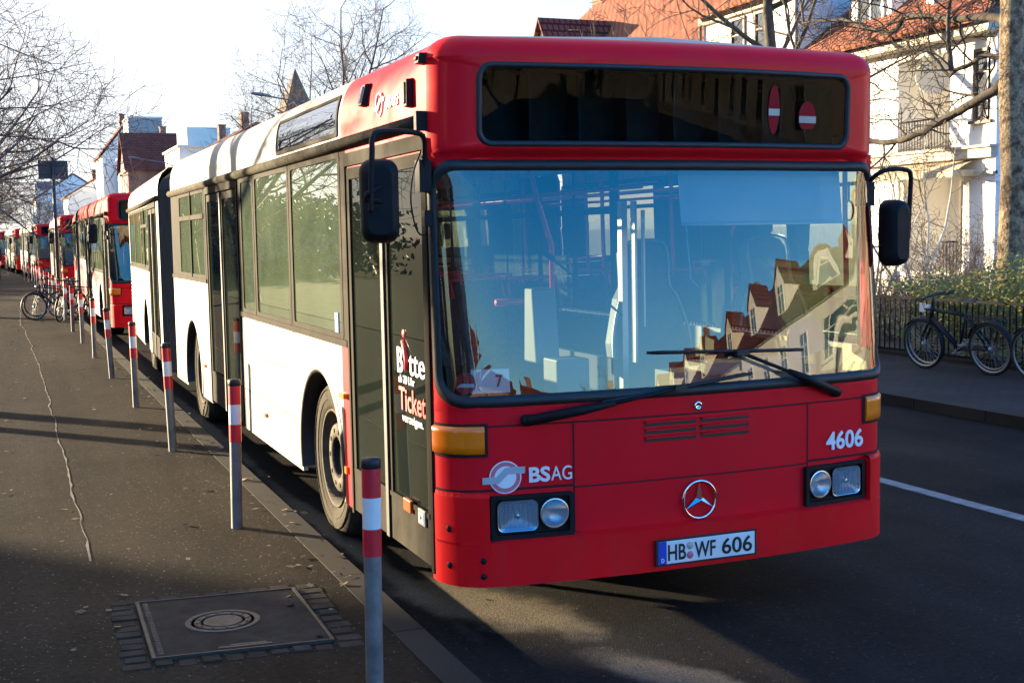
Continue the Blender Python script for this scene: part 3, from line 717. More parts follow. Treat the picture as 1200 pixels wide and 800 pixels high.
        r.lathe([(.016, .0), (.016, .014), (.010, .018), (0, .019)], P(mx_, mz_, .004), (P(mx_, mz_, .1)-P(mx_, mz_, 0)).normalized(), 12)
        c = P(xa+.29, .582, .006); n_ = (P(xa+.29, .582, .1)-c).normalized()
        r.lathe([(.068, .017), (.063, .019), (.058, .0165), (.045, .010), (.03, .004), (.012, .001), (0, .0)], c, n_, 24)
        r.build('reflector', M['reflector'], hl)
        r = MB()
        fill(r, sq, xa+.03, xa+.215, .512, .652, lambda x, z: P(x, z, .022), 2)
        r.lathe([(.061, .019), (.05, .024), (.025, .028), (0, .029)], c, n_, 24)
        for q_ in range(8): r.grid([[P(xa+.045+q_*.0215+e, z, .0222+.0012*(abs(e) < .004)) for e in (-.009, -.003, .003, .009)] for z in (.53, .635)])
        r.build('lens', M['lens'], hl)
        # indicator
        h = MB(); xs = [x for x in CX if x <= .11]+[.14, .17]; xs = [-.058]+[x for x in xs if x > -.05]
        rows = [[P(x, z, .002 if z in (.862, .988) else .016) for x in xs] for z in (.862, .868, .90, .93, .96, .982, .988)]
        h.grid(rows, 0)
        e = [P(.17, z, .016) for z in (.868, .982)]+[P(.17, z, 0) for z in (.988, .862)]; h.add(e, [(0, 1, 2, 3)])
        il = h.build('indicator_light', M['amber'], root)
        h = MB(); xo = [-.06]+xs[1:-1]+[.187]
        h.grid([[P(x, z, .004) for x in xo] for z in (.85, 1.0)], 0, True); h.build('lamp_seat', M['gap'], il)
    # ---- grille
    g = MB()
    for k in range(3):
        z = .868+k*.036
        for xa, xb in ((.93, 1.195), (1.222, 1.485)):
            patch(g, lin(xa, xb, 4), [z, z+.021], .003, 0)
            patch(g, lin(xa, xb, 4), [z+.017, z+.024], .012, 1)
            g.grid([[FS(x, z+.024, .012) for x in lin(xa, xb, 4)], [FS(x, z+.026, 0) for x in lin(xa, xb, 4)]], 1)
    g.build('grille', [M['ink'], M['red']], root)
    # ---- emblem: three-pointed star in a ring
    e = MB(); c = FS(1.205, .58, .012); n_ = Vector((0, -1, 0)); r_ = .088
    e.tube([c+Vector((cos(2*pi*k/32)*r_, 0, sin(2*pi*k/32)*r_)) for k in range(33)], .0065, 8, 0, False)
    for k in range(3):
        a_ = pi/2+k*2*pi/3; d = Vector((cos(a_), 0, sin(a_))); pp = Vector((-sin(a_), 0, cos(a_)))
        tip = c+d*(r_-.004); l, r2 = c+d*.012+pp*.016, c+d*.012-pp*.016; top = c+n_*.014
        e.add([tip, l, r2, top], [(0, 1, 3), (0, 3, 2), (1, 2, 3), (0, 2, 1)])
    e.build('star_emblem', M['chrome'], root)
    e = MB(); c = FS(1.205, 1.02, .0); e.lathe([(.022, .0), (.022, .006), (.018, .009), (.011, .009), (.010, .003), (0, .003)], c, (0, -1, 0), 20); e.build('flap_lock', M['chrome'], root)
    # ---- wipers
    def wiper(piv, mid, b0, b1, o=.035):
        w_ = MB(); P_ = lambda q, k=o: FS(q[0], q[1], k)
        w_.tube([P_(piv, .03), P_((piv[0]+(mid[0]-piv[0])*.35, piv[1]+(mid[1]-piv[1])*.35), .05), P_((piv[0]+(mid[0]-piv[0])*.55, piv[1]+(mid[1]-piv[1])*.55), .05)], [.024, .021, .014], 8)
        w_.tube([P_((piv[0]+(mid[0]-piv[0])*.5, piv[1]+(mid[1]-piv[1])*.5), .052), P_(mid, .05)], .009, 8)
        w_.lathe([(0, .035), (.024, .03), (.028, 0)], P_(piv, .005), (0, -1, 0), 14)
        wp = w_.build('wiper', M['blackp'], root)
        w_ = MB(); bl = [P_((b0[0]+(b1[0]-b0[0])*t, b0[1]+(b1[1]-b0[1])*t), .028) for t in lin(0, 1, 10)]
        w_.tube(bl, .008, 6); w_.tube([p+Vector((0, .012, -.006)) for p in bl], .005, 4)
        w_.obox(P_(mid, .03)-Vector((.03, .0, .012)), (.06, 0, 0), (0, -.03, 0), (0, 0, .024)); w_.build('blade', M['black'], wp)
    wiper((.36, 1.005), (1.09, 1.115), (.71, 1.07), (1.49, 1.155)); wiper((2.0, 1.03), (1.43, 1.255), (.97, 1.28), (1.80, 1.25))
    # ---- mirrors
    def mirror(cx, cy, z0, z1, w_, sgn, loop_, tilt):
        h = MB(); loop_ = [(p[0]+(-.03 if sgn == 0 and i > 3 else (-.09 if sgn else 0)), p[1], p[2]-(.03 if sgn else 0)) for i, p in enumerate(loop_)]; cx -= .09*sgn; z0 -= .03*sgn; z1 -= .03*sgn; hw = w_/2
        pr = rrect(-hw, hw, z0, z1, .055, 16); d = .075
        A = lambda u, v, t: Vector((cx, cy, 0))+Vector((u*cos(tilt)-t*sin(tilt), u*sin(tilt)+t*cos(tilt), v))
        sc = lambda k: [(u*k, (z0+z1)/2+(v-(z0+z1)/2)*(1-(1-k)*.55)) for u, v in pr]
        h.grid([[A(u, v, t) for u, v in sc(k)] for k, t in ((.62, -d), (.86, -d*.82), (.97, -.035), (1, -.005), (1, .03), (.95, .035))], 0, True, True)
        h.add([A(u, v, -d) for u, v in sc(.62)], [tuple(range(len(pr)))]); 
        mh = h.build('wing_mirror', M['blackp'], root)
        k = MB(); k.add([A(u*.95, (z0+z1)/2+(v-(z0+z1)/2)*.95, .033) for u, v in pr], [tuple(range(len(pr)))]); k.build('mirror_glass', M['chrome'], mh)
        k = MB(); k.tube(smooth(loop_), .012, 8); k.build('mirror_arm', M['blackp'], mh)
        return mh
    MX = -.035
    m1 = mirror(-.235+MX, -.02, 1.80, 2.155, .165, 0, [(-.03, .10, 2.12), (-.035, .07, 2.21), (-.05, .04, 2.255), (-.10, .01, 2.27), (-.24, -.085, 2.265), (-.285, -.105, 2.24), (-.292, -.11, 2.17), (-.300, -.108, 2.0), (-.302, -.105, 1.93)], R(-14))
    k = MB(); k.box(-.055, .0, .085, .15, 2.02, 2.16); k.build('mirror_bracket', M['blackp'], m1); k = MB(); k.box(-.035, .0, .09, .135, 1.87, 1.94); k.build('mirror_bracket', M['blackp'], m1); k = MB(); k.tube([(-.28, -.09, 2.04), (-.35, -.11, 2.005), (-.355, -.10, 1.985), (-.28, -.09, 1.975)], .012, 6)
    k.build('mirror_clamp', M['blackp'], m1)
    k = MB(); k.tube(smooth([(-.04, .1, 2.2), (-.085, .08, 2.1), (-.105, .06, 1.98), (-.08, .07, 1.86), (-.04, .09, 1.83), (-.02, .11, 1.87), (-.02, .11, 1.90)]), .004, 5); k.build('mirror_cable', M['blackp'], m1)
    m2 = mirror(2.585, .10, 1.66, 2.0, .135, 1, [(2.42, .13, 2.06), (2.46, .06, 2.13), (2.52, .04, 2.15), (2.62, .05, 2.15), (2.665, .06, 2.12), (2.668, .07, 1.98), (2.66, .07, 1.80)], R(8))
    k = MB(); k.box(2.30, 2.37, .085, .15, 1.94, 2.06); k.build('mirror_bracket', M['blackp'], m2); k = MB(); k.tube(smooth([(2.35, .12, 1.77), (2.39, .10, 1.73), (2.44, .09, 1.75)]), .004, 5); k.build('mirror_cable', M['blackp'], m2)
    # ---- wheels and arches
    for sd in (0, 1):
        for y in (2.32, 7.75): wheel(root, y, sd)
        wheel(root, 2.85, sd, RTX)
    for y, xf in ((2.32, None), (7.75, None), (2.85, RTX)):
        for sgn in (0, 1):
            k = MB(); X = (lambda d: d) if sgn == 0 else (lambda d: W-d)
            arc_ = [(y+.575*cos(R(t)), .48+.575*sin(R(t))) for t in lin(-14, 194, 22)]; arc2 = [(y+.535*cos(R(t)), .48+.535*sin(R(t))) for t in lin(-14, 194, 22)]
            k.grid([[(X(-.004), a_, c_) for a_, c_ in arc_], [(X(-.014), a_*.5+e_*.5, c_*.5+f_*.5) for (a_, c_), (e_, f_) in zip(arc_, arc2)], [(X(-.004), a_, c_) for a_, c_ in arc2], [(X(.10), a_, c_) for a_, c_ in arc2]], 0)
            k.grid([[(X(.10), a_, c_) for a_, c_ in arc_], [(X(.55), a_, c_) for a_, c_ in arc_]], 1)
            k.add([(X(.55), a_, c_) for a_, c_ in arc_], [tuple(range(len(arc_)))], 1)
            if xf: k.xf(xf)
            k.build('wheel_arch', [M['black'], M['dark']], root)
    # ---- bellows
    k = MB(); n = 12; rows = []
    for i in range(2*n+1):
        t = i/(2*n); dlt = 0 if i % 2 else .05
        ring_ = [(.0+dlt, .34), (.0+dlt, 2.42), (.05+dlt, 2.55), (.16, 2.64-dlt), (W-.16, 2.64-dlt), (W-.05-dlt, 2.55), (W-dlt, 2.42), (W-dlt, .34)]
        A = [Vector((x, Y1+.02, z)) for x, z in ring_]; B = [RTX((x, .02, z)) for x, z in ring_]
        rows.append([p+(q_-p)*t for p, q_ in zip(A, B)])
    k.grid(rows, 0, False); k.build('bellows', M['bellows'], root)
    # ---- rear section (own frame, turned at the joint)
    k = MB(); sec = [(0, 2.30), (0, 2.44), (.02, 2.55), (.06, 2.63), (.14, 2.70), (XC, 2.74), (W-.14, 2.70), (W-.06, 2.63), (W-.02, 2.55), (W, 2.44), (W, 2.30)]
    k.grid([[(x, y, z) for x, z in sec] for y in (0, 3, RL-.12, RL-.03)]+[[(XC+(x-XC)*.95, RL, 2.3+(z-2.3)*.85) for x, z in sec]], 2)
    back = [(XC+(x-XC)*.95, RL, 2.3+(z-2.3)*.85) for x, z in sec]
    k.add(back, [tuple(range(len(back)))], 2)
    side_prism(k, [(0, .32), (.35, .32), (.35, 2.3), (0, 2.3)], 0, 1)
    side_prism(k, arch_poly(1.85, RL, .32, 1.43, [2.85]), 0, 1); side_prism(k, arch_poly(0, RL, .32, 1.25, [2.85]), 1, 1)
    side_prism(k, [(1.85, 2.27), (RL, 2.27), (RL, 2.31), (1.85, 2.31)], 0, 2)
    side_prism(k, [(RL-.2, 1.4), (RL, 1.4), (RL, 2.3), (RL-.2, 2.3)], 0, 1); side_prism(k, [(RL-.2, 1.2), (RL, 1.2), (RL, 2.3), (RL-.2, 2.3)], 1, 1)
    k.box(.0, W, RL-.03, RL, .32, 1.5, 1); k.box(.0, W, RL-.03, RL, 2.2, 2.31, 1); k.box(.42, W-.42, 0, RL, .36, .40, 4)
    if livery == 'red':
        side_prism(k, [(2.0, 1.05), (RL-.3, .5), (RL-.1, 1.3), (3.6, 1.4)], 0, 0, .004, .004)
    for q_ in range(7): k.box(-.004, .01, RL-.22, RL-.05, .9+q_*.06, .93+q_*.06, 4)
    k.xf(RTX); k.build('rear_section', [M['red'], side, cove, M['letter'], M['dark']], root)
    f = MB()
    for y0, y1, sd in ((1.80, 1.95, 0), (3.4, 3.46, 0), (4.9, 4.96, 0), (RL-.22, RL-.18, 0), (.0, .1, 1), (1.6, 1.66, 1), (3.2, 3.26, 1), (4.8, 4.86, 1), (RL-.22, RL-.18, 1)):
        f = MB(); side_prism(f, [(y0, 1.3), (y1, 1.3), (y1, 2.31), (y0, 2.31)], sd, 0, .03, .001); f.xf(RTX); f.build('window_pillar', M['bronze'], root)
    f = MB(); f.box(-.012, .02, 1.9, RL-.1, 1.42, 1.46); f.xf(RTX); f.build('sill_strip', M['bronze'], root)
    f = MB(); f.tube([(-.012, .02, 2.335), (-.012, RL-.05, 2.335)], .033, 8); f.xf(RTX); f.build('gutter_rail', M['gutter'], root)
    for y0, y1, h in ((1.95, 3.4, 1), (3.46, 4.9, 0), (4.96, RL-.22, 0)): side_window(root, y0, y1, 1.465, 2.28, 0, RTX, h)
    for y0, y1, h in ((.1, 1.6, 0), (1.66, 3.2, 1), (3.26, 4.8, 0), (4.86, RL-.22, 0)): side_window(root, y0, y1, 1.27, 2.28, 1, RTX, h)
    g = MB(); g.box(.1, W-.1, RL-.02, RL-.01, 1.5, 2.2); g.xf(RTX); g.build('rear_window', M['win'], root)
    door(root, .40, 1.78, .33, 2.24, .62, RTX, 'entrance_door')
    # ---- interior
    k = MB(); k.box(.1, W-.1, .45, Y1, 2.50, 2.52, 1); k.box(.42, W-.42, .3, Y1, .371, .38, 0); k.box(.04, W-.04, .2, 1.7, .372, .379, 0); k.box(.04, W-.04, 3.0, 7.1, .372, .379, 0)
    k.box(.3, W-.3, 10.4, 15.5, 2.5, 2.52, 1); k.box(.3, W-.3, 10.5, 15.5, .41, .42, 0)
    k.box(W-.052, W-.045, 3.0, 7.1, .38, 1.2, 2); k.box(W-.052, W-.045, .35, 1.7, .38, 1.2, 2); k.box(.036, .042, 3.0, 4.8, .38, 1.2, 2); k.box(.036, .042, 8.45, Y1, .38, 1.2, 2)
    k.build('cabin_lining', [M['floor'], M['ceil'], M['lining']], root)
    dsh = MB()
    rows = [[FS(x, 1.02, -.06), FS(x, 1.06, -.16), FS(x, 1.05, -.32), FS(x, .95, -.38), FS(x, .5, -.38)] for x in lin(.12, W-.12, 12)]
    dsh.grid(rows, 0); dsh.box(1.35, 2.2, .35, .55, .9, 1.12); dsh.box(1.5, 2.1, .30, .5, 1.1, 1.16)
    dsh.build('dashboard', M['grey'], root)
    sm = None
    for (x, y) in ([(.5, 3.6), (.5, 4.5), (1.95, 3.3), (1.95, 4.2), (1.95, 5.1), (1.95, 6.0), (.5, 7.2), (.5, 8.1), (1.95, 7.0), (1.95, 7.9), (1.5, 3.3), (1.5, 4.2)] if main else []):
        if sm is None: sm = seat_mesh().build('passenger_seat', [M['seat'], M['polered'], M['dark']], root); so_ = sm
        else: so_ = sm.copy(); COL.objects.link(so_); setparent(so_, root)
        so_.location = (x, y, .42)
    for i, p in enumerate([(.75, 2.5), (1.68, 2.6), (.85, 4.9), (1.55, 4.9), (.85, 6.7), (1.55, 6.7)]): k = MB(); k.tube([(p[0], p[1], .38), (p[0], p[1], 1.75), (p[0]-(.12 if i == 1 else 0), p[1]-(.05 if i == 1 else 0), 2.05), (p[0]-(.2 if i == 1 else 0), p[1], 2.5)], .019, 8); k.build('handrail', M['polered'], root)
    for pl, r_ in (([(.4, 2.0, 2.12), (.4, 9, 2.12)], .016), ([(2.05, 2.0, 2.12), (2.05, 9, 2.12)], .016), ([(1.25, 2.55, 1.38), (1.68, 2.6, 1.38)], .025)): k = MB(); k.tube(pl, r_, 6); k.build('handrail', M['polered'], root)
    if main: build_main_details(root, d1, w, dd)
    return root
def build_main_details(root, d1, ws, dd):
    # driver's place
    k = MB()
    k.prism([(-.25, .75), (.25, .75), (.27, 1.15), (.20, 1.42), (.15, 1.50), (.15, 1.70), (.10, 1.77), (-.10, 1.77), (-.15, 1.70), (-.15, 1.50), (-.20, 1.42), (-.27, 1.15)], lambda u, v, t: (1.93+u, 1.60+t*.13+(v-.75)*.14, v))
    k.box(1.68, 2.18, 1.1, 1.62, .68, .80); k.box(1.85, 2.0, 1.2, 1.5, .38, .7)
    ds_ = k.build('driver_seat', M['grey'], root, .03)
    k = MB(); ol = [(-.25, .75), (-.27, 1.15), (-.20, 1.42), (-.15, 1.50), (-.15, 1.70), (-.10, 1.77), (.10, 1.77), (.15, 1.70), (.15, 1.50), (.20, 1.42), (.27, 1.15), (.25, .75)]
    k.tube(smooth([(1.93+u, 1.595+(v-.75)*.14, v) for u, v in ol], 4), .010, 6); k.build('edge_highlight', M['alu'], ds_)  # pale tube shaped as the highlight along the seat outline
    k = MB(); c = Vector((1.86, .78, 1.10)); nrm = Vector((0, .35, .94)).normalized(); a = Vector((1, 0, 0)); b_ = nrm.cross(a)
    k.tube([c+(a*cos(2*pi*i/28)+b_*sin(2*pi*i/28))*.23 for i in range(29)], .015, 8, 0, False)
    for t in (.3, 2.84, 4.7): k.tube([c-nrm*.03, c+(a*cos(t)+b_*sin(t))*.23], .012, 6)
    k.tube([c-nrm*.03, c-nrm*.35], .04, 8); k.build('steering_wheel', M['blackp'], root)
    k = MB(); k.box(1.42, 1.455, 1.05, 1.10, .38, 2.0); k.box(1.50, 1.515, 1.05, 1.10, 1.1, 2.0); k.box(1.555, 1.565, 1.05, 1.08, 1.3, 1.95)
    k.build('cab_partition', M['alu'], root)
    k = MB(); k.box(1.40, 1.43, 1.12, 2.0, .38, 1.12); k.build('cab_door', M['lining'], root)
    k = MB(); k.box(1.02, 1.22, 1.06, 1.25, .38, 1.14); k.prism([(0, 1.1), (.18, 1.1), (.16, 1.52), (.05, 1.52)], lambda u, v, t: (1.0+t*.15, 1.3+u, v)); k.build('ticket_machine', M['lightgrey'], root, .01)
    k = MB(); k.tube([(1.20, .62, 1.40), (1.02, .58, 1.53), (.86, .55, 1.64), (.76, .54, 1.71)], .006, 6); k.tube([(.78, .54, 1.70), (.73, .53, 1.735)], .016, 8); k.build('microphone', M['blackp'], root)
    k = MB(); k.grid([[FS(x, z, -.12) for x in lin(1.25, 2.28, 8)] for z in (1.86, 2.0, 2.13)]); k.tube([FS(x, 1.86, -.118) for x in lin(1.25, 2.28, 8)], .008, 6)
    k.tube([FS(1.27, 1.86, -.11), FS(1.27, 1.6, -.1), FS(1.31, 1.56, -.1)], .004, 5); k.build('sun_blind', M['blind'], root)
    for j, (x, z) in enumerate(((.26, 1.80), (.46, 1.83))):
        k = MB(); cc = Vector((x+.18, 2.6, z+.12)); k.tube([cc+Vector((0, 0, .18))]+[cc+Vector((cos(t)*.04, 0, sin(t)*.075-.04)) for t in lin(pi/2, pi/2+2*pi, 14)], .008, 6); k.build('strap_hanger', M['blackp'], root)
    k = MB(); k.prism([(2.0, 1.15), (2.28, 1.20), (2.22, 1.38), (2.05, 1.32)], lambda u, v, t: (u, .30+t*.02+(v-1.15)*.4, v)); k.build('paper_tray', M['lightgrey'], root)
    # line card and round sticker inside the windscreen
    k = MB(); k.grid([[FS(x, z, -.022) for x in (.13, .215, .30)] for z in (1.13, 1.235)], 0, False)
    ln = k.build('line_card', M['letter'], ws)
    u = (FS(.3, 1.15)-FS(.26, 1.15)).normalized()
    t = MB(); add_text(t, '7', FS(.237, 1.158, -.017), u, (0, .12, 1), .055, .03, 0, .012, .001); t.build('numeral', M['ink'], ln)
    k = MB(); c = FS(.105, 1.178, -.012); nn = (FS(.105, 1.178, .1)-c).normalized(); k.lathe([(.048, .0), (0, .001)], c, nn, 28); st = k.build('round_sticker', M['redsign'], ws)
    t = MB(); t.grid([[FS(x, z, -.006) for x in (.07, .14)] for z in (1.160, 1.176)], 0, False); t.build('cross_band', M['letter'], st)
    t = MB(); add_text(t, '2', FS(.092, 1.183, -.004), u, (0, .1, 1), .03, .02, 0, .01, .001); t.build('numeral', M['ink'], st)
    # front lettering
    def tang(x): return (FS(x+.03, .8)-FS(x-.03, .8)).normalized()
    t = MB(); add_text(t, 'BS', FS(.37, .728, .004), tang(.42), (0, 0, 1), .066, .098, 0, .03); t.build('operator_lettering', M['letter'], root)
    t = MB(); add_text(t, 'AG', FS(.472, .728, .004), tang(.52), (0, 0, 1), .066, .098, 0, .0); t.build('operator_lettering', M['letter'], root)
    t = MB(); add_text(t, '4606', FS(1.95, .745, .006), tang(2.05), (.0, 0, 1), .088, .245, 0, .022); t.build('fleet_number', M['letter'], root)
    # operator emblem: ring with a stepped band through it
    c0 = FS(.262, .755, .003); tu = tang(.262); nn = tu.cross(Vector((0, 0, 1)))
    e = MB(); e.lathe([(.074, .0), (.074, .0012), (.050, .0012), (.050, .0)], c0, nn, 32, 0, False); e.lathe([(.074, .001), (.071, .002), (.069, .002), (.068, .001)], c0, nn, 32, 1, False)
    e.lathe([(.050, .001), (.047, .002), (.0, .002)], c0, nn, 32, 1, False)
    band = [(-.105, -.038), (-.03, -.038), (.012, .002), (.09, .002), (.09, .032), (.0, .032), (-.042, -.008), (-.105, -.008)]
    e.prism([(u_*1.0, v_+.012) for u_, v_ in band], lambda u_, v_, t_: c0+tu*u_+Vector((0, 0, v_))+nn*(.004-.003*t_), 2)
    e.build('operator_emblem', [M['pink'], M['letter'], M['silver']], root)
    # emblem repeated above the door on the roof edge
    e = MB(); cz = Vector((-.002, .86, 2.475)); e.tube([cz+Vector((0, cos(2*pi*k/24)*.055, sin(2*pi*k/24)*.055)) for k in range(25)], .006, 6, 1, False)
    e.prism([(.09, -.03), (.02, -.03), (-.02, .01), (-.09, .01), (-.09, .03), (-.01, .03), (.035, -.01), (.09, -.01)], lambda u_, v_, t_: (cz.x-.006+.006*t_+max(0, v_)*.1, cz.y+u_, cz.z+v_), 0); e.build('operator_emblem', [M['silver'], M['letter']], root)
    t = MB(); add_text(t, 'BSAG', (-.006, .745, 2.445), (0, -1, 0), (.12, 0, 1), .055, .2, 0, .02); t.build('operator_lettering', M['letter'], root)
    # roof-edge lamps beside the display
    for y, z, w_, h_ in ((1.13, 2.55, .07, .12), (.335, 2.475, .055, .135), (.15, 2.605, .07, .05)):
        Q = lambda yy, zz_, o: FS(SY-.06-yy, zz_, o)
        def lampbox(w2, h2, o0, o1):
            k = MB(); cs = [(-w2, -h2), (w2, -h2), (w2, h2), (-w2, h2)]
            k.add([Q(y+u_, z+v_, o0) for u_, v_ in cs]+[Q(y+u_*.9, z+v_*.9, o1) for u_, v_ in cs], [(0, 1, 2, 3), (4, 5, 6, 7), (0, 1, 5, 4), (1, 2, 6, 5), (2, 3, 7, 6), (3, 0, 4, 7)]); return k
        sl = lampbox(w_/2, h_/2, -.01, .035).build('marker_lamp', M['blackp'], root, .004)
        lampbox(w_/2-.014, h_/2-.016, .03, .042).build('lamp_glass', M['lens'] if y > .5 else M['blackp'], sl, .003)
    # side destination display
    k = MB(); lo = rrect(1.70, 3.38, 2.385, 2.615, .02, 16)
    fs = lambda y, z: FS(SY-.06-y, z, .008)
    ring(k, lo, rrect(1.73, 3.35, 2.41, 2.595, .015, 16), fs, 1, 0)
    k.grid([[FS(SY-.06-y, z, .008) for y, z in lo], [FS(SY-.06-y, z, -.01) for y, z in lo]], 0, False, True)
    sdp = k.build('side_display', M['bronze'], root)
    k = MB(); fill(k, rrect(1.73, 3.35, 2.41, 2.595, .015, 16), 1.73, 3.35, 2.41, 2.595, lambda y, z: FS(SY-.06-y, z, .004), 2); k.build('display_glass', M['dispg'], sdp)
    # side markers
    k = MB(); k.box(-.035, -.004, 1.62, 1.72, .93, .96); k.box(-.02, -.004, 1.66, 1.71, .50, .54); k.box(-.02, -.001, 4.0, 4.05, .52, .55); k.box(-.02, -.001, 6.95, 7.0, .62, .65); k.build('side_reflector', M['amber'], root)
    # door fittings and lettering
    k = MB(); k.box(-.022, -.004, .455, .565, .515, .575); k.build('door_reflector', M['redlens'], d1, .004)
    for y in (.30, 1.24):
        k = MB(); k.box(-.016, -.004, y-.05, y+.055, .49, .565); kb = k.build('door_button', M['grey'], d1, .004)
        k = MB(); k.box(-.019, -.0165, y-.035, y+.03, .505, .55, 0); k.add([(-.0205, y+.018, .512), (-.0205, y+.018, .545), (-.0205, y-.024, .528)], [(0, 1, 2)], 1); k.build('arrow', [M['letter'], M['ink']], kb)
    U, V = (0, -1, 0), (0, 0, 1)
    def L(txt, y0, z, y1, h, m, bold): t = MB(); add_text(t, txt, (.002, y0, z), U, V, h, abs(y0-y1), 0, bold, .0015); t.build('door_lettering', M[m], d1)
    L('B', .68, 1.175, .59, .125, 'letter', .02); L('tte', .495, 1.175, .25, .125, 'letter', .008)
    t = MB()
    t.tube([(.002, .545, 1.195), (.002, .52, 1.24), (.002, .55, 1.29), (.002, .585, 1.33)], [.011, .016, .014, .010], 8); t.lathe([(0, .004), (.018, .002), (.020, 0)], (.003, .575, 1.365), (-1, 0, 0), 14); t.build('door_lettering', M['letred'], d1)
    L('ab 20 Uhr', .665, 1.125, .41, .04, 'letter', .005); L('Ticket', .665, .995, .25, .115, 'letred', .012); L('vorzeigen.', .62, .94, .29, .042, 'letter', .005)
    # number plate
    pc = FS(1.215, .36, .056); px_, pz = pc.x, pc.z; y = pc.y
    k = MB(); k.box(px_-.27, px_+.27, y-.004, y+.006, pz-.062, pz+.062, 0); k.box(px_-.258, px_+.258, y-.007, y-.003, pz-.053, pz+.053, 1); k.box(px_-.258, px_-.214, y-.0078, y-.0035, pz-.053, pz+.053, 2)
    npl = k.build('number_plate', [M['ink'], M['plate'], M['blue']], root, .002)
    def f(s, x0, w_): t = MB(); add_text(t, s, (px_+x0, y-.0085, pz-.037), (1, 0, 0), (0, 0, 1), .076, w_, 0, .012, .001); t.build('plate_lettering', M['ink'], npl)
    f('HB', -.208, .094); f('WF', -.068, .112); f('606', .078, .164)
    t = MB(); add_text(t, 'D', (px_-.243, y-.0095, pz-.043), (1, 0, 0), (0, 0, 1), .02, .015, 0, .015, .001); t.build('plate_lettering', M['letter'], npl)
    k = MB(); k.lathe([(.018, 0), (.017, .002), (0, .002)], (px_-.092, y-.0075, pz+.022), (0, -1, 0), 18, 0); k.lathe([(.018, 0), (.017, .002), (0, .002)], (px_-.092, y-.0075, pz-.022), (0, -1, 0), 18, 1); k.build('plate_seal', [M['stone'], M['pink']], npl)
    # reflections painted on the display glass: two red-and-white ovals
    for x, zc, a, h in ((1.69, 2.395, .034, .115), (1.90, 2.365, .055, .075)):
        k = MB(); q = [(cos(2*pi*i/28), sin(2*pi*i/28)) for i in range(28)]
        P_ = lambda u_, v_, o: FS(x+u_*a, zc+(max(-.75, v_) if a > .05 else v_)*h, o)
        k.add([P_(u_, v_, .001) for u_, v_ in q], [tuple(range(28))]); sg = k.build('display_reflection', M['dullred'], dd)
        k = MB(); k.add([FS(x+u_*a*.98, zc-.012+v_, .0035) for u_, v_ in ((-1, -.016), (1, -.016), (1, .016), (-1, .016))], [(0, 1, 2, 3)]); k.build('cross_band', M['stone'], sg)
    # blue pictogram on the first side window, red ones on the doors
    k = MB(); k.box(-.001, .0015, 1.82, 1.90, 1.28, 1.40); k.build('window_pictogram', M['blue'], root)
# ------------------------------------------------------------------ houses
def window_mesh(w, h, frame, mullions=1, transom=True):
    """local: y across, z up, faces -x; origin at centre bottom"""
    f = MB(); t = .07
    f.box(-.05, .04, -w/2, -w/2+t, 0, h); f.box(-.05, .04, w/2-t, w/2, 0, h); f.box(-.05, .04, -w/2+t, w/2-t, h-t, h); f.box(-.05, .04, -w/2+t, w/2-t, 0, t)
    for k in range(mullions):
        y = -w/2+w*(k+1)/(mullions+1); f.box(-.03, .03, y-.03, y+.03, t, h-t)
    if transom: f.box(-.032, .03, -w/2+t, w/2-t, h*.68-.025, h*.68+.025)
    f.box(-.12, .0, -w/2-.08, w/2+.08, -.07, -.003); p = MB(); p.box(.0, .012, -w/2+t*.6, w/2-t*.6, t*.6, h-t*.6)
    return f, p
WCACHE = {}
def add_window(parent, x, y, z, w, h, frame='trim', mull=1, transom=True, rz=0):
    key = (w, h, frame, mull, transom)
    if key not in WCACHE:
        f, p = window_mesh(w, h, frame, mull, transom)
        fo = f.build('window', M[frame], parent); po = p.build('pane', M['paneg'], fo); WCACHE[key] = (fo.data, po.data)
    else:
        fd, pd = WCACHE[key]
        fo = bpy.data.objects.new('window', fd); COL.objects.link(fo); setparent(fo, parent)
        po = bpy.data.objects.new('pane', pd); COL.objects.link(po); setparent(po, fo)
    fo.location = (x, y, z); fo.rotation_euler = (0, 0, rz); return fo

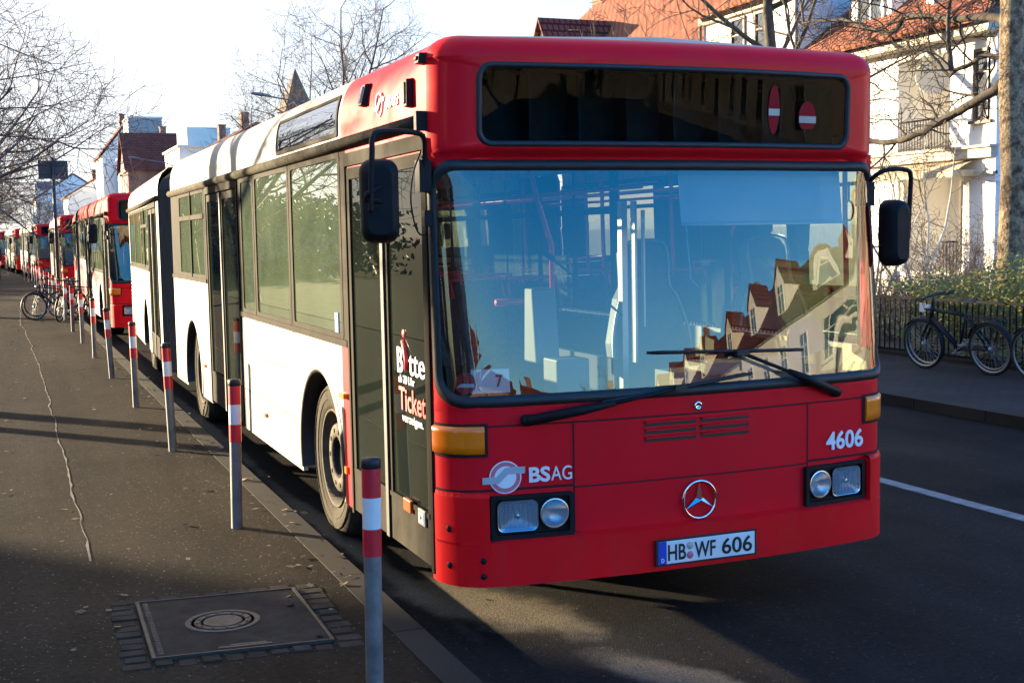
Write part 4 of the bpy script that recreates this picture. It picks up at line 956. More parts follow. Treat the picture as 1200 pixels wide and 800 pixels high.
def house(label, x, y0, y1, eave, ridge, depth=10, wall='wall', roof='tile', rows=2, cols=3, gable=False, dormers=0, frame='trim', group='houses along the street', hip=0, rz=0, chimneys=1, ww=1.1, wh=1.6, parapet=False):
    """street front faces -x; local frame: origin on the ground at the middle of the front"""
    L = y1-y0; h = empty('house', (x, (y0+y1)/2, .1), label, 'house', group, rz)
    b = MB(); hl = L/2
    b.box(0, depth, -hl, hl, -.2, eave)
    if gable: b.prism([(-hl, eave), (hl, eave), (0, ridge-.12)], lambda u, v, t: (depth*t, u, v))
    elif not hip: b.prism([(0, eave), (depth, eave), (depth/2, ridge-.12)], lambda u, v, t: (u, -hl+L*t, v))
    b.build('wall', M[wall], h)
    c = MB()
    c.box(-.10, 0, -hl, hl, .0, .7); c.box(-.16, 0, -hl-.02, hl+.02, eave-.28, eave-.02)
    if rows > 1: c.box(-.07, 0, -hl, hl, eave*.5-.1, eave*.5+.06)
    c.build('cornice', M['stone'], h)
    r = MB(); o = .35; th = .16
    if gable:
        for s in (-1, 1):
            a, q = Vector((-o, s*(hl+o*.7), eave-.25)), Vector((-o, 0, ridge)); d = Vector((depth+2*o, 0, 0))
            r.obox(a, d, q-a, Vector((0, s*.06, th)))
    elif hip:
        z0 = eave; A = [(-o, -hl-o, z0), (depth+o, -hl-o, z0), (depth+o, hl+o, z0), (-o, hl+o, z0)]; Rg = [(depth/2, -hl+hip, ridge), (depth/2, hl-hip, ridge)]
        r.add(A+Rg, [(0, 1, 4), (1, 2, 5, 4), (2, 3, 5), (3, 0, 4, 5), (3, 2, 1, 0)])
    else:
        for s in (0, 1):
            a = Vector((-o if s == 0 else depth+o, -hl-o*.5, eave-.2)); q = Vector((depth/2, -hl-o*.5, ridge))
            r.obox(a, q-a, Vector((0, L+o, 0)), Vector((-.06 if s == 0 else .06, 0, th)))
    ro = r.build('roof', M[roof], h)
    rr = random.Random(int(y0*7)+int(x))
    for k in range(chimneys):
        cb = MB(); yy = hl*(.75-1.4*k); cb.box(depth*.42, depth*.42+.6, yy-.5, yy+.5, ridge-1.2, ridge+1.0); cb.box(depth*.42-.06, depth*.42+.66, yy-.56, yy+.56, ridge+1.0, ridge+1.12)
        cb.build('chimney', M['brickw'], ro)
    for j in range(rows):
        for i in range(cols):
            yy = -hl+L*(i+.5)/cols; z = 1.0+j*(eave-.5)/rows
            if j == 0 and i == cols//2:
                db = MB(); db.box(-.05, .03, yy-.62, yy-.5, 0, 2.5); db.box(-.05, .03, yy+.5, yy+.62, 0, 2.5); db.box(-.05, .03, yy-.5, yy+.5, 2.35, 2.5); db.box(-.02, .03, yy-.5, yy+.5, 0, 2.35, 1); db.build('front_door', [M['trim'], M['wood']], h); continue
            add_window(h, -.01, yy, z, ww, wh, frame)
    if gable:
        add_window(h, -.01, 0, eave+.35, ww, min(wh, (ridge-eave)*.45), frame)
    for k in range(dormers):
        yy = -hl+L*(k+.5)/dormers; sl = (ridge-eave)/(depth/2); x0 = .5; zb = eave+sl*x0
        db = MB(); db.box(x0, x0+1.5/sl+.9, yy-.75, yy+.75, zb-.3, zb+1.35); db.prism([(-.75, zb+1.35), (.75, zb+1.35), (0, zb+2.05)], lambda u, v, t: (x0+t*2.6, yy+u, v))
        dm = db.build('dormer', M[wall], h)
        rb = MB()
        for s in (-1, 1): rb.obox((x0-.15, yy+s*.95, zb+1.2), (2.9, 0, 0), (0, -s*.95, .95), (0, 0, .1))
        rb.build('dormer_roof', M[roof], dm)
        wo = add_window(dm, x0-.01, yy, zb+.1, 1.0, 1.15, frame)
        for ch in kids(wo): pass
    return h

# the white villa behind the hedge on the right
v = empty('villa', (19, 21, .1), 'white villa with recessed porch, scalloped awning and orange tiled roof behind the hedge', 'house', 'houses along the street')
def vb(mb, x0, x1, y0, y1, z0, z1, m=0): mb.box(x0-19, x1-19, y0-21, y1-21, z0-.1, z1-.1, m)
b = MB()
vb(b, 19, 28, 17.1, 17.95, 0, 6.35); vb(b, 19, 28, 20.45, 23.9, 0, 6.35); vb(b, 20.6, 28, 17.95, 20.45, 0, 6.35)       # piers and recess back wall
vb(b, 19, 20.6, 17.95, 20.45, 3.12, 3.62); vb(b, 19, 20.6, 17.95, 20.45, 5.86, 6.35); vb(b, 19, 20.6, 17.95, 20.45, 0, .75); vb(b, 19, 20.6, 17.95, 18.6, 3.62, 5.86)
vb(b, 18.4, 28, 23.9, 28.7, 0, 8.25)
b.build('wall', M['wall'], v)
b = MB(); vb(b, 18.8, 19, 17.05, 23.9, 3.36, 3.58); vb(b, 18.72, 19, 17.0, 23.9, 3.58, 3.64); vb(b, 18.86, 19, 17.05, 20.5, 2.98, 3.05); vb(b, 18.55, 19.2, 16.9, 23.9, 6.1, 6.3); vb(b, 18.25, 18.4, 23.8, 28.8, 8.0, 8.22); vb(b, 18.9, 19, 17.1, 17.95, .0, .8); vb(b, 18.9, 19, 20.45, 23.9, 0, .8)
b.build('cornice', M['stone'], v)
for y in (18.1, 20.3): b = MB(); b.lathe([(.17, .7), (.17, .78), (.12, .82), (.105, 2.9), (.15, 2.96), (.18, 3.1)], (19.12-19, y-21, -.05), (0, 0, 1), 16); b.build('column', M['wall'], v)
for y in (17.2, 23.6):
    for za, zb in ((.8, 3.36), (3.64, 6.1)): b = MB(); vb(b, 18.94, 19, y-.15, y+.15, za, zb); b.build('pilaster', M['wall'], v)
b = MB(); n = 26; rows = []
for k in range(n+1):
    t = k/n; y = 17.7+t*3.1; rows.append([(-.02, y-21, 3.24), (-.35, y-21, 3.12), (-.62, y-21, 2.96), (-.64, y-21, 2.88-.05*abs(sin(t*pi*9)))])
b.grid(rows); b.box(-.7, -.05, 17.66-21, 17.72-21, 2.86, 3.0); b.build('awning', M['awning'], v)
b = MB()
for k in range(19): y = 18.65+k*.1; vb(b, 19.02, 19.035, y, y+.014, 3.66, 4.36)
vb(b, 19.0, 19.05, 18.62, 20.45, 4.36, 4.4); vb(b, 19.0, 19.05, 18.62, 20.45, 3.70, 3.73); b.build('balcony_railing', M['ironfence'], v)
b = MB()
for k in range(5): y = 17.99+k*.11; vb(b, 18.7, 18.715, y, y+.014, .1, 1.5)
vb(b, 18.69, 18.73, 17.96, 18.5, 1.45, 1.49); b.build('porch_gate', M['ironfence'], v)
b = MB(); c = Vector((.25, 19.45-21, 5.32)); b.lathe([(.42, .0), (.40, -.04), (.30, -.11), (.16, -.16), (0, -.175)], c, (-.62, -.78, .05), 36); b.lathe([(.42, .0), (.43, -.02), (.31, -.125), (.16, -.18), (0, -.19)], c, (-.62, -.78, .05), 36); b.build('round_dish', M['wall3'], v)
add_window(v, 1.55, 18.55-21, 1.05, .95, 1.95, 'trim', 0); add_window(v, 1.58, 19.6-21, .7, .9, 2.2, 'trim', 0); add_window(v, 1.58, 19.4-21, 3.6, 1.0, 2.0, 'trim', 1)
add_window(v, -.01, 17.52-21, 4.1, .55, 1.6, 'wood', 0); add_window(v, -.01, 22.2-21, 3.95, 1.2, 1.7, 'wood', 1); add_window(v, -.01, 22.2-21, 1.1, 1.2, 1.7, 'wood', 1)
for y in (26.75, 25.5): add_window(v, -.61, y-21, 6.3, .75, 1.55, 'wood', 0)
for y in (26.9, 25.3): add_window(v, -.61, y-21, 3.6, .9, 1.7, 'wood', 1); add_window(v, -.61, y-21, 1.0, .9, 1.7, 'wood', 1)
def slab(a, q, d, n): r = MB(); r.obox(Vector(a)-Vector((19, 21, .1)), Vector(q)-Vector(a), d, n); return r
r = MB()
r.obox((18.35-19, 16.8-21, 6.2), (4.6, 0, 3.4), (0, 7.2, 0), (-.06, 0, .12)); r.obox((28.3-19, 16.8-21, 6.2), (-4.7, 0, 3.4), (0, 7.2, 0), (.06, 0, .12))
r.obox((17.95-19, 23.7-21, 8.05), (5.3, 0, 4.2), (0, 5.2, 0), (-.06, 0, .12)); r.obox((28.5-19, 23.7-21, 8.05), (-5.3, 0, 4.2), (0, 5.2, 0), (.06, 0, .12))
vr = r.build('roof', M['tile'], v)
b = MB(); b.prism([(0, 6.2), (9, 6.2), (4.3, 9.4)], lambda u, w_, t: (u, -3.9+t*.25, w_)); b.build('gable', M['wall'], v)
b = MB(); b.prism([(-.6, 8.1), (9, 8.1), (4.3, 12)], lambda u, w_, t: (u, 2.95+t*4.7, w_)); b.build('gable', M['wall'], v)
for yc in (19.0, 21.9):
    b = MB(); b.box(.3, 3, yc-21-.8, yc-21+.8, 6.35, 7.9); b.box(.05, 3, yc-21-.95, yc-21+.95, 7.9, 8.05); dm = b.build('dormer', M['wall'], v); add_window(dm, .29, yc-21, 6.6, 1.1, 1.1, 'trim', 1, False)
for y in (23.75, 28.75): b = MB(); b.tube([(18.3-19, y-21, 7.9), (18.3-19, y-21, .2)], .05, 8); b.build('downpipe', M['steel'], v)

# the big orange-tiled house beyond the villa
w2 = house('large house with steep orange tiled roof and white gable above the nearest bus', 20.0, 30.5, 52.5, 7.2, 13.5, 12, 'wall', 'tile', 2, 4, False, 0, 'wood', hip=3.2)
b = MB(); b.prism([(-1.2, 6.6), (1.2, 6.6), (1.2, 8.7), (0, 10.5), (-1.2, 8.7)], lambda u, z, t: (-.2+t*5, u+2.6, z)); dm = b.build('gable', M['wall'], w2)
rb = MB()
for s in (-1, 1): rb.obox((-.45, 2.6+s*1.5, 8.4), (5, 0, 0), (0, -s*1.5, 2.2), (0, 0, .13))
rb.build('gable_roof', M['tiledark'], dm); add_window(w2, -.22, 2.6, 7.9, .8, 1.1, 'wood', 0)
b = MB(); b.prism([(-1.2, 7.0), (1.2, 7.0), (0, 9.5)], lambda u, z, t: (.3+t*4, u+6.4, z)); dm = b.build('gable', M['wall'], w2)
rb = MB()
for s in (-1, 1): rb.obox((.1, 6.4+s*1.5, 6.75), (4.4, 0, 0), (0, -s*1.5, 2.9), (0, 0, .12))
rb.build('gable_roof', M['tiledark'], dm)
b = MB(); b.box(1.2, 1.9, 5.0, 5.9, 9.0, 9.9); b.build('skylight', M['trim'], w2)

H = house
H('cream house with a dark red roof, third from the hedge along the right side', 17.5, 48, 60, 6.0, 9.0, 10, 'wall2', 'tiledark', 2, 3)
H('pale grey house with an orange roof behind the big bare street tree', 17.5, 62, 76, 6.2, 9.2, 10, 'wall3', 'tile', 2, 4)
H('white house beside the pointed turret, half hidden by the bus roofs', 16.5, 78, 92, 6.0, 9.0, 10, 'wall', 'tiledark', 2, 3, True)
t = empty('turret', (16.9, 78.5, .1), 'pointed grey-brown turret roof rising behind the side of the nearest bus', 'turret')
b = MB(); b.lathe([(1.0, 0), (1.0, 9.9), (1.2, 10.05)], (0, 0, 0), (0, 0, 1), 8, smooth=False); b.build('wall', M['wall2'], t)
b = MB(); b.lathe([(1.35, 10.0), (.72, 11.3), (.02, 12.9)], (0, 0, 0), (0, 0, 1), 8, smooth=False); b.build('roof', M['wood'], t)
x_ = lambda y: 13.5+bend(y)
H('long pale house with a dark roof beyond the turret', x_(105)+1.5, 96, 112, 7.8, 10.8, 10, 'wall3', 'tiledark', 3, 4, chimneys=2)
fb = empty('apartment_block', (13.9, 120, .1), 'blue-grey flat-roofed block with a pale attic storey above the bus roofs', 'building')
b = MB(); b.box(0, 9, -6, 5, -.2, 10.2); b.build('wall', M['wall3'], fb)
b = MB(); b.box(-.2, 9.2, -6.2, 5.2, 10.2, 10.4); b.box(1, 5, -4, 3, 10.4, 12.2); b.build('roof', M['wall3'], fb)
for j in range(3):
    for i in range(3): add_window(fb, -.01, -4+i*3.4, 1.2+j*3.4, 1.1, 1.6)
H('red brick house with a dark roof and a dormer beside the grey block', 10.6, 128, 137, 9.0, 12.8, 10, 'brickw', 'tiledark', 3, 3, True, frame='trim')
gb = empty('apartment_block', (11.4, 143.5, .1), 'tall grey block topped by a square stair tower behind the red roofs', 'building')
b = MB(); b.box(0, 9, -5.5, 5.5, -.2, 11.0); b.box(.6, 4.2, -3, 3, 11.0, 15.2); b.build('wall', M['bluegrey'], gb)
b = MB(); b.box(-.2, 9.2, -5.7, 5.7, 11.0, 11.2); b.box(.5, 4.3, -3.1, 3.1, 15.2, 15.4)
for k in range(4): b.box(.6+k*1.15, .65+k*1.15, -3, -2.95, 15.4, 16.0)
b.build('roof', M['wall3'], gb)
for j in range(3):
    for i in range(3): add_window(gb, -.01, -3.6+i*3.6, 1.2+j*3.8, 1.1, 1.7)
H('tall white house with very steep dark red roof left of the grey stair tower', 9.9, 151, 162, 11.8, 16.4, 7, 'wall', 'tiledark', 3, 3, False, 0)
H('low white house with an orange porch roof in front of the tall white gable', 6.6, 165, 178, 7.6, 10.4, 9, 'wall', 'tile', 2, 4)
H('white house with a grey sloping roof at the bend of the street', 3.2, 182, 200, 7.8, 11.2, 10, 'wall', 'slate', 2, 5, dormers=2)
H('pale tall house closing the end of the street', -14, 262, 276, 14, 18, 10, 'wall3', 'tiledark', 4, 3, rz=R(60))
H('distant brick house at the far left end of the street', -26, 215, 232, 9, 14, 10, 'brickw', 'tiledark', 3, 4, rz=R(120))
# the same side towards the camera and behind it: the row mirrored in the windscreen
H('white terrace house with dark red roof, nearest of the row mirrored in the windscreen', 25.5, 1.5, 14.5, 6.0, 8.2, 10, 'wall', 'tiledark', 2, 3, dormers=2)
H('cream terrace house with brown windows, second of the row mirrored in the windscreen', 28, -11, .5, 6.0, 8.3, 10, 'wall2', 'tiledark', 2, 4, dormers=2, frame='wood')
H('white gabled terrace house, third of the row mirrored in the windscreen', 29, -22, -11.5, 6.4, 9.4, 10, 'wall', 'tiledark', 2, 3, True)
H('white house with three dormers, fourth of the row mirrored in the windscreen', 30, -38, -22.5, 6.4, 8.8, 10, 'wall', 'tiledark', 2, 5, dormers=3)
H('pale yellow house, fifth of the row mirrored in the windscreen', 31, -53, -38.5, 6.4, 8.8, 10, 'wall2', 'tiledark', 2, 4, dormers=2)
H('white house at the far end of the row mirrored in the windscreen', 32, -70, -53.5, 6.8, 9.2, 10, 'wall', 'tiledark', 2, 5, dormers=3)
for lab, x, y0, y1, rz in (('dark brick house facing the street end behind the camera', 4, -118, -102, R(90)), ('white house facing the street end behind the camera', 22, -116, -101, R(90)), ('grey house at the street end behind the camera, right of the white one', 40, -114, -99, R(80)), ('cream house at the street end behind the camera, left of the brick one', -13, -119, -104, R(95))):
    H(lab, x, y0, y1, 7.5, 12, 10, 'wall3' if 'grey' in lab else ('brickw' if 'brick' in lab else 'wall2'), 'tiledark', 2, 4, rz=rz)
H('brick house across the street behind the camera, next to the corner house', -11.2, -30, -14, 7.2, 10.6, 10, 'brickw', 'tiledark', 2, 4, rz=pi)
H('grey house across the street behind the camera, farther from the corner house', -11.2, -50, -31, 7.6, 11, 10, 'wall3', 'slate', 2, 5, rz=pi)
# across the pavement on the left: unseen house added to shade the near pavement
H('unseen brick house added across the left lawn to shade the near pavement', -26.5, -10, 33.6, 8.6, 12.5, 10, 'brickw', 'tiledark', 2, 6, rz=pi)
SC.view_layers[0].update()

# ------------------------------------------------------------------ trees
def tube_lists(V, F, pts, rs, n):
    b0 = len(V); a = None; k = len(pts)
    for i, p in enumerate(pts):
        d = pts[min(i+1, k-1)]-pts[max(i-1, 0)]; d = d.normalized() if d.length > 1e-8 else Vector((0, 0, 1))
        a = d.orthogonal().normalized() if a is None else (a-d*a.dot(d)).normalized()
        c = d.cross(a)
        for j in range(n):
            t = 2*pi*j/n; V.append(p+(a*cos(t)+c*sin(t))*rs[i])
    for i in range(k-1):
        for j in range(n): F.append((b0+i*n+j, b0+i*n+(j+1) % n, b0+(i+1)*n+(j+1) % n, b0+(i+1)*n+j))
def branch(V, F, rr, p, d, L, r, lev, maxlev, up_=.12, wob=.28, rmin=.006, nsub=(6, 6, 6, 5), ratio=.62, spread=(35, 70)):
    n = 5 if lev < 2 else (4 if lev == 2 else 3)
    pts = [p]; dd = d.normalized()
    for i in range(n):
        dd = (dd+Vector((rr.gauss(0, wob), rr.gauss(0, wob), rr.gauss(0, wob)+up_))*.5).normalized(); pts.append(pts[-1]+dd*(L/n))
    rs = [max(rmin, r*(1-.72*i/n)) for i in range(n+1)]
    tube_lists(V, F, pts, rs, 6 if lev == 0 else (5 if lev == 1 else 3))
    if lev >= maxlev: return
    ns = nsub[min(lev, len(nsub)-1)]
    for k in range(ns):
        t = .22+.78*(k+rr.random())/ns; i = min(n-1, int(t*n)); f = t*n-i
        q = pts[i]+(pts[i+1]-pts[i])*f; ax = (pts[i+1]-pts[i]).normalized()
        o = ax.orthogonal().normalized(); o.rotate(Matrix.Rotation(rr.uniform(0, 2*pi), 3, ax))
        ang = R(rr.uniform(*spread)); nd_ = ax*cos(ang)+o*sin(ang)
        branch(V, F, rr, q, nd_, L*ratio*(1.1-.45*t)*rr.uniform(.75, 1.2), rs[i]*.62, lev+1, maxlev, up_, wob, rmin, nsub, ratio, spread)
def rawmesh(name, V, F, m, parent, smooth=True):
    me = bpy.data.meshes.new(name); me.from_pydata([tuple(v) for v in V], [], F); me.materials.append(m)
    if smooth: me.polygons.foreach_set('use_smooth', [True]*len(F))
    o = bpy.data.objects.new(name, me); COL.objects.link(o); setparent(o, parent); return o
def tree(label, loc, seed, h=11, th=3.2, r=.17, limbs=7, nsub=(6, 6, 5, 5), maxlev=3, lean_=(0, 0), barkm='bark', twigm='twig', spread0=(20, 60), rmin=.007, group='bare street trees', ratio=.62, up_=.12, LL=.55):
    rr = random.Random(seed); t = empty('bare_tree', loc, label, 'tree', group)
    V, F = [], []; pts = [Vector((0, 0, -.1)), Vector((0, 0, .25))]; 
    for i in range(1, 9): pts.append(Vector((lean_[0]*i/8+rr.gauss(0, .03), lean_[1]*i/8+rr.gauss(0, .03), th*i/8+.25)))
    top = pts[-1]
    pts += [top+Vector((rr.gauss(0, .2), rr.gauss(0, .2), (h-th)*.14)), top+Vector((rr.gauss(0, .4), rr.gauss(0, .4), (h-th)*.30))]
    n = len(pts); rs = [r*1.5, r*1.12]+[r*(1-.25*i/8) for i in range(1, 9)]+[r*.5, r*.12]
    tube_lists(V, F, pts, rs, 12); rawmesh('trunk', V, F, M[barkm], t)
    V, F = [], []
    for k in range(limbs):
        f = .55+.45*k/max(1, limbs-1); z = th*f; q = Vector((lean_[0]*f, lean_[1]*f, z+.2+(h-th)*.3*max(0, (k-limbs+3)/3)))
        a = k*2.4+rr.uniform(-.4, .4); sp = R(rr.uniform(*spread0)); d = Vector((cos(a)*sin(sp), sin(a)*sin(sp), cos(sp)))
        branch(V, F, rr, q, d, (h-th)*LL*1.25*rr.uniform(.85, 1.15), r*.42, 0, maxlev, up_, .26, rmin, nsub, ratio)
    rawmesh('crown', V, F, M[twigm], t); return t
TG = 'bare street trees'
tA = tree('tall bare tree standing behind the middle of the nearest bus on the far pavement', (10.3, 42.5, .1), 3, 14.0, 3.6, .17, 9, (7, 7, 7, 6), rmin=.0055, LL=.42, spread0=(15, 50), ratio=.58)
def tcopy(src, label, loc, rz, s, group=TG):
    c = copy_tree(src); c.location = loc; c.rotation_euler = (0, 0, rz); c.scale = (s, s, s); c['label'] = label; c['group'] = group; return c
tB = tree('small bare tree between the street lamp and the turret', (14.0, 72, .1), 5, 10.5, 2.6, .14, 9, (7, 6, 6, 6), rmin=.007, LL=.45, ratio=.58)
tcopy(tB, 'broad bare tree left of the tall one behind the bus roof', (13.2, 63, .1), 1.3, 1.05)
tC = tree('nearest bare tree overhanging the pavement at the left edge', (-4.6, 30, .1), 8, 11.5, 2.6, .20, 10, (7, 7, 6, 5), rmin=.0065, spread0=(35, 80), LL=.52)
tcopy(tC, 'bare tree at the left edge, second of the left row', (-4.4, 40, .1), 2.1, 1.0)
tcopy(tC, 'bare tree at the left edge, third of the left row', (-4.9, 68, .1), 4.0, .95)
tcopy(tA, 'bare tree at the left edge, fourth of the left row', (-6.5, 84, .1), .7, .8)
tcopy(tC, 'bare tree at the left edge, fifth of the left row', (-6.8, 102, .1), 5.2, .95)
tcopy(tA, 'bare tree of the left row where the street begins to bend', (-8.5, 122, .1), 3.3, .8)
tcopy(tC, 'bare tree of the left row beyond the bend of the street', (-11.5, 150, .1), 1.0, 1.1)
tcopy(tA, 'bare tree near the end of the street behind the farthest buses', (-8, 185, .1), 2.0, .95)
tcopy(tB, 'bare tree in front of the white house at the bend', (3.0, 165, .1), 2.6, 1.05)
tcopy(tB, 'bare tree closing the street behind the row of buses', (-3.5, 205, .1), 4.6, 1.4)
tcopy(tB, 'bare tree in the garden of the fourth mirrored house', (16.0, -46, .1), 1.3, .8)
tcopy(tA, 'bare tree at the street end behind the camera', (14, -78, .1), .5, .7)
tcopy(tB, 'small bare tree at the street end behind the camera', (8.5, -66, .1), 2.5, .8)

# the mottled tree at the right edge with its long drooping limb
t = empty('bare_tree', (11, 8.2, .1), 'old tree with mottled pale bark and a long low limb behind the hedge', 'tree', TG)
rr = random.Random(21); O = Vector((11, 8.2, .1))
V, F = [], []; pts = [Vector((0, .02, -.1)), Vector((0, .02, .3)), Vector((.0, .0, 1.2)), Vector((.02, -.02, 2.4)), Vector((.0, .02, 3.6)), Vector((.03, .06, 4.8)), Vector((.0, .1, 6.2)), Vector((.1, .2, 8)), Vector((.2, .3, 10.5))]
tube_lists(V, F, pts, [.30, .21, .175, .165, .17, .155, .13, .09, .03], 16); rawmesh('trunk', V, F, M['mottled'], t)
V, F = [], []
def limb(pl, r0, r1, nsub, seedl, L=1.1, updir=.05, lv=2):
    q = [Vector(p)-O for p in pl]; dense = []
    for i in range(len(q)-1):
        for k in range(4): dense.append(q[i]+(q[i+1]-q[i])*(k/4)+Vector((rr.gauss(0, .015), rr.gauss(0, .015), rr.gauss(0, .015))))
    dense.append(q[-1]); n = len(dense)
    tube_lists(V, F, dense, [r0+(r1-r0)*i/(n-1) for i in range(n)], 8)
    for k in range(nsub):
        i = int(n*.12+(n*.86)*k/nsub); ax = (dense[min(i+1, n-1)]-dense[i-1]).normalized(); o = ax.orthogonal().normalized(); o.rotate(Matrix.Rotation(rr.uniform(0, 6.28), 3, ax))
        branch(V, F, rr, dense[min(i, n-1)], ax*.55+o+Vector((0, 0, updir)), L*rr.uniform(.5, 1.2), max(.012, (r0+(r1-r0)*i/n)*.42), 1, 1+lv, .05, .34, .005, (5, 5, 4, 4), .6)
limb([(11, 8.25, 3.78), (10.9, 8.75, 3.55), (10.8, 9.4, 3.30), (10.75, 10.0, 3.13), (10.7, 10.5, 3.10), (10.6, 11.2, 3.30), (10.5, 11.8, 3.6)], .075, .025, 11, 1, 1.0, .15)
limb([(11, 8.25, 4.55), (10.95, 8.8, 4.70), (10.9, 9.5, 4.78), (10.85, 10.2, 4.95), (10.8, 10.5, 4.72), (10.75, 11.6, 5.1), (10.7, 12.6, 5.2)], .06, .02, 13, 2, 1.2, .1)
limb([(11, 8.25, 4.1), (10.9, 8.7, 4.15), (10.8, 9.2, 3.95), (10.75, 9.6, 4.35), (10.7, 10.2, 4.2)], .045, .012, 8, 3, .9, 0)
limb([(10.9, 9.25, 3.95), (10.85, 9.3, 4.4), (10.8, 9.2, 5.0), (10.7, 9.3, 5.8)], .04, .015, 7, 4, .9, .3)
limb([(11, 8.3, 5.2), (10.6, 9.2, 5.5), (10.2, 10.4, 5.6), (9.8, 11.6, 5.4), (9.5, 12.8, 5.7)], .065, .02, 14, 5, 1.4, .1)
limb([(11, 8.3, 5.8), (11.2, 7.3, 6.6), (11.4, 6.4, 7.4)], .08, .03, 8, 6, 1.3, .2)
limb([(11, 8.3, 6.2), (10.6, 8.9, 7.4), (10.2, 9.6, 8.6)], .08, .03, 8, 7, 1.3, .2)
rawmesh('crown', V, F, M['bark'], t)
# slender trunk in front of the villa's left wing
t2 = tree('slender bare tree whose trunk stands against the white wall above the bus display', (16, 21.45, .1), 31, 13, 6.8, .17, 7, (6, 6, 5, 4), rmin=.008, spread0=(40, 85), twigm='bark')
tcopy(t2, 'tall bare tree on the left verge whose trunk shadow crosses the nearest bus', (-5.2, 12.75, .1), 1.0, 1.0)
tcopy(t2, 'slim bare tree on the left verge close to the taller one', (-5.3, 11.8, .1), 2.2, .75)
tcopy(t2, 'slim bare tree on the left verge by the corner house', (-7.5, 6.2, .1), 4.2, .8)
# pale saplings in the villa garden
for lab, loc, seed, hh in (('pale many-stemmed sapling in front of the villa porch beside the bus mirror', (13, 12.5, .1), 41, 3.6), ('thin pale sapling left of the many-stemmed one', (12.6, 13.2, .1), 43, 2.9)):
    s = empty('sapling', loc, lab, 'sapling'); rr = random.Random(seed); V, F = [], []; V2, F2 = [], []
    for k in range(4):
        a = k*1.7+rr.uniform(0, .5); d = Vector((cos(a)*.25, sin(a)*.25-.05, 1)); p = Vector((0, 0, 0)); pts = [p]
        for i in range(6): d = (d+Vector((rr.gauss(0, .12), rr.gauss(0, .12), 0))).normalized(); p = p+d*hh/6; pts.append(p)
        tube_lists(V, F, pts, [.032*(1-.13*i) for i in range(7)], 6)
        for j in range(2, 7): branch(V2, F2, rr, pts[j], Vector((rr.gauss(0, 1), rr.gauss(0, 1), .5)), .8, .012, 2, 4, .1, .3, .004, (4, 4, 4, 4))
    rawmesh('trunk', V, F, M['wall2'], s); rawmesh('crown', V2, F2, M['twiggold'], s)

# ------------------------------------------------------------------ hedge, shrubs
def leafy(name, label, cat, loc, sx, sy, sz, n, m, seed, group=None, leaf=.045, stems=True):
    rr = random.Random(seed); t = empty(name, loc, label, cat, group); V, F = [], []
    lumps = [(rr.uniform(-.5, .5)*sx, rr.uniform(-.5, .5)*sy, rr.uniform(.75, 1.05)*sz, rr.uniform(.25, .45)) for _ in range(max(4, int(sx*sy*3)))]
    for i in range(n):
        x, y = rr.uniform(-.5, .5)*sx, rr.uniform(-.5, .5)*sy
        e = 1-max(abs(2*x/sx)**4, abs(2*y/sy)**4)*.35
        top = sz*(.86+.10*sin(x*3.1+seed)+.08*sin(y*2.7+seed*2)+.05*sin(y*7.3))*e
        z = top*(rr.random()**.45 if rr.random() < .6 else rr.random())
        if rr.random() < .03: z += rr.uniform(0, .16)
        k = 1+.12*sin(z*9+x*4); c = Vector((x*k, y*k, z)); a = Vector((rr.gauss(0, 1), rr.gauss(0, 1), rr.gauss(0, 1))).normalized(); b_ = a.orthogonal().normalized(); l = leaf*rr.uniform(.6, 1.3)
        j = len(V); V += [c-a*l, c+b_*l*.5, c+a*l, c-b_*l*.5]; F.append((j, j+1, j+2, j+3))
    rawmesh('foliage', V, F, M[m], t, False)
    V, F = [], []
    for k in range(int(10*sx*sy)+6):
        p = Vector((rr.uniform(-.42, .42)*sx, rr.uniform(-.42, .42)*sy, 0)); branch(V, F, rr, p, Vector((rr.gauss(0, .3), rr.gauss(0, .3), 1)), sz*rr.uniform(.5, .85), .012, 2, 3, .1, .25, .003, (4, 4, 4, 4))
    rawmesh('stems', V, F, M['twig'], t); return t
leafy('hedge', 'yellow-green clipped hedge behind the black railing, glowing in the sun', 'hedge', (10.25, 6.3, .1), 1.0, 5.6, 1.36, 22000, 'hedge', 3, leaf=.032)
leafy('hedge', 'low green bush behind the right mirror of the nearest bus', 'hedge', (10.4, 11.6, .1), .8, 1.2, .9, 3200, 'evergreen', 5, leaf=.035)
def shrub(label, loc, seed, h=1.3, n=34, m='twiggold'):
    rr = random.Random(seed); t = empty('bare_shrub', loc, label, 'shrub', 'bare shrubs in the villa garden'); V, F = [], []
    for k in range(n):
        a = rr.uniform(0, 6.28); s = rr.uniform(.1, .75)
        branch(V, F, rr, Vector((cos(a)*.15, sin(a)*.15, 0)), Vector((cos(a)*s, sin(a)*s, 1)), h*rr.uniform(.6, 1.05), .009, 2, 4, .05, .3, .0035, (5, 5, 5, 4))
    rawmesh('stems', V, F, M[m], t)
    V, F = [], []
    for i in range(900):
        a = rr.uniform(0, 6.28); q = rr.random()**.5*.7; c = Vector((cos(a)*q, sin(a)*q, rr.uniform(.05, .75)*h)); u = Vector((rr.gauss(0, 1), rr.gauss(0, 1), rr.gauss(0, 1))).normalized(); w_ = u.orthogonal(); l = .022
        j = len(V); V += [c-u*l, c+w_*l*.5, c+u*l, c-w_*l*.5]; F.append((j, j+1, j+2, j+3))
    rawmesh('withered_leaves', V, F, M['brownleaf'], t, False)
shrub('brown bare shrub under the right mirror of the bus', (10.9, 10.4, .1), 1, 1.15, 22); shrub('brown bare shrub at the left end of the hedge', (11.4, 9.6, .1), 2, 1.1, 22)
shrub('brown bare shrub below the villa porch', (12.2, 11.2, .1), 3, 1.25); shrub('tall bare shrub close to the villa corner pillar', (15.5, 14.0, .1), 4, 1.9, 30)
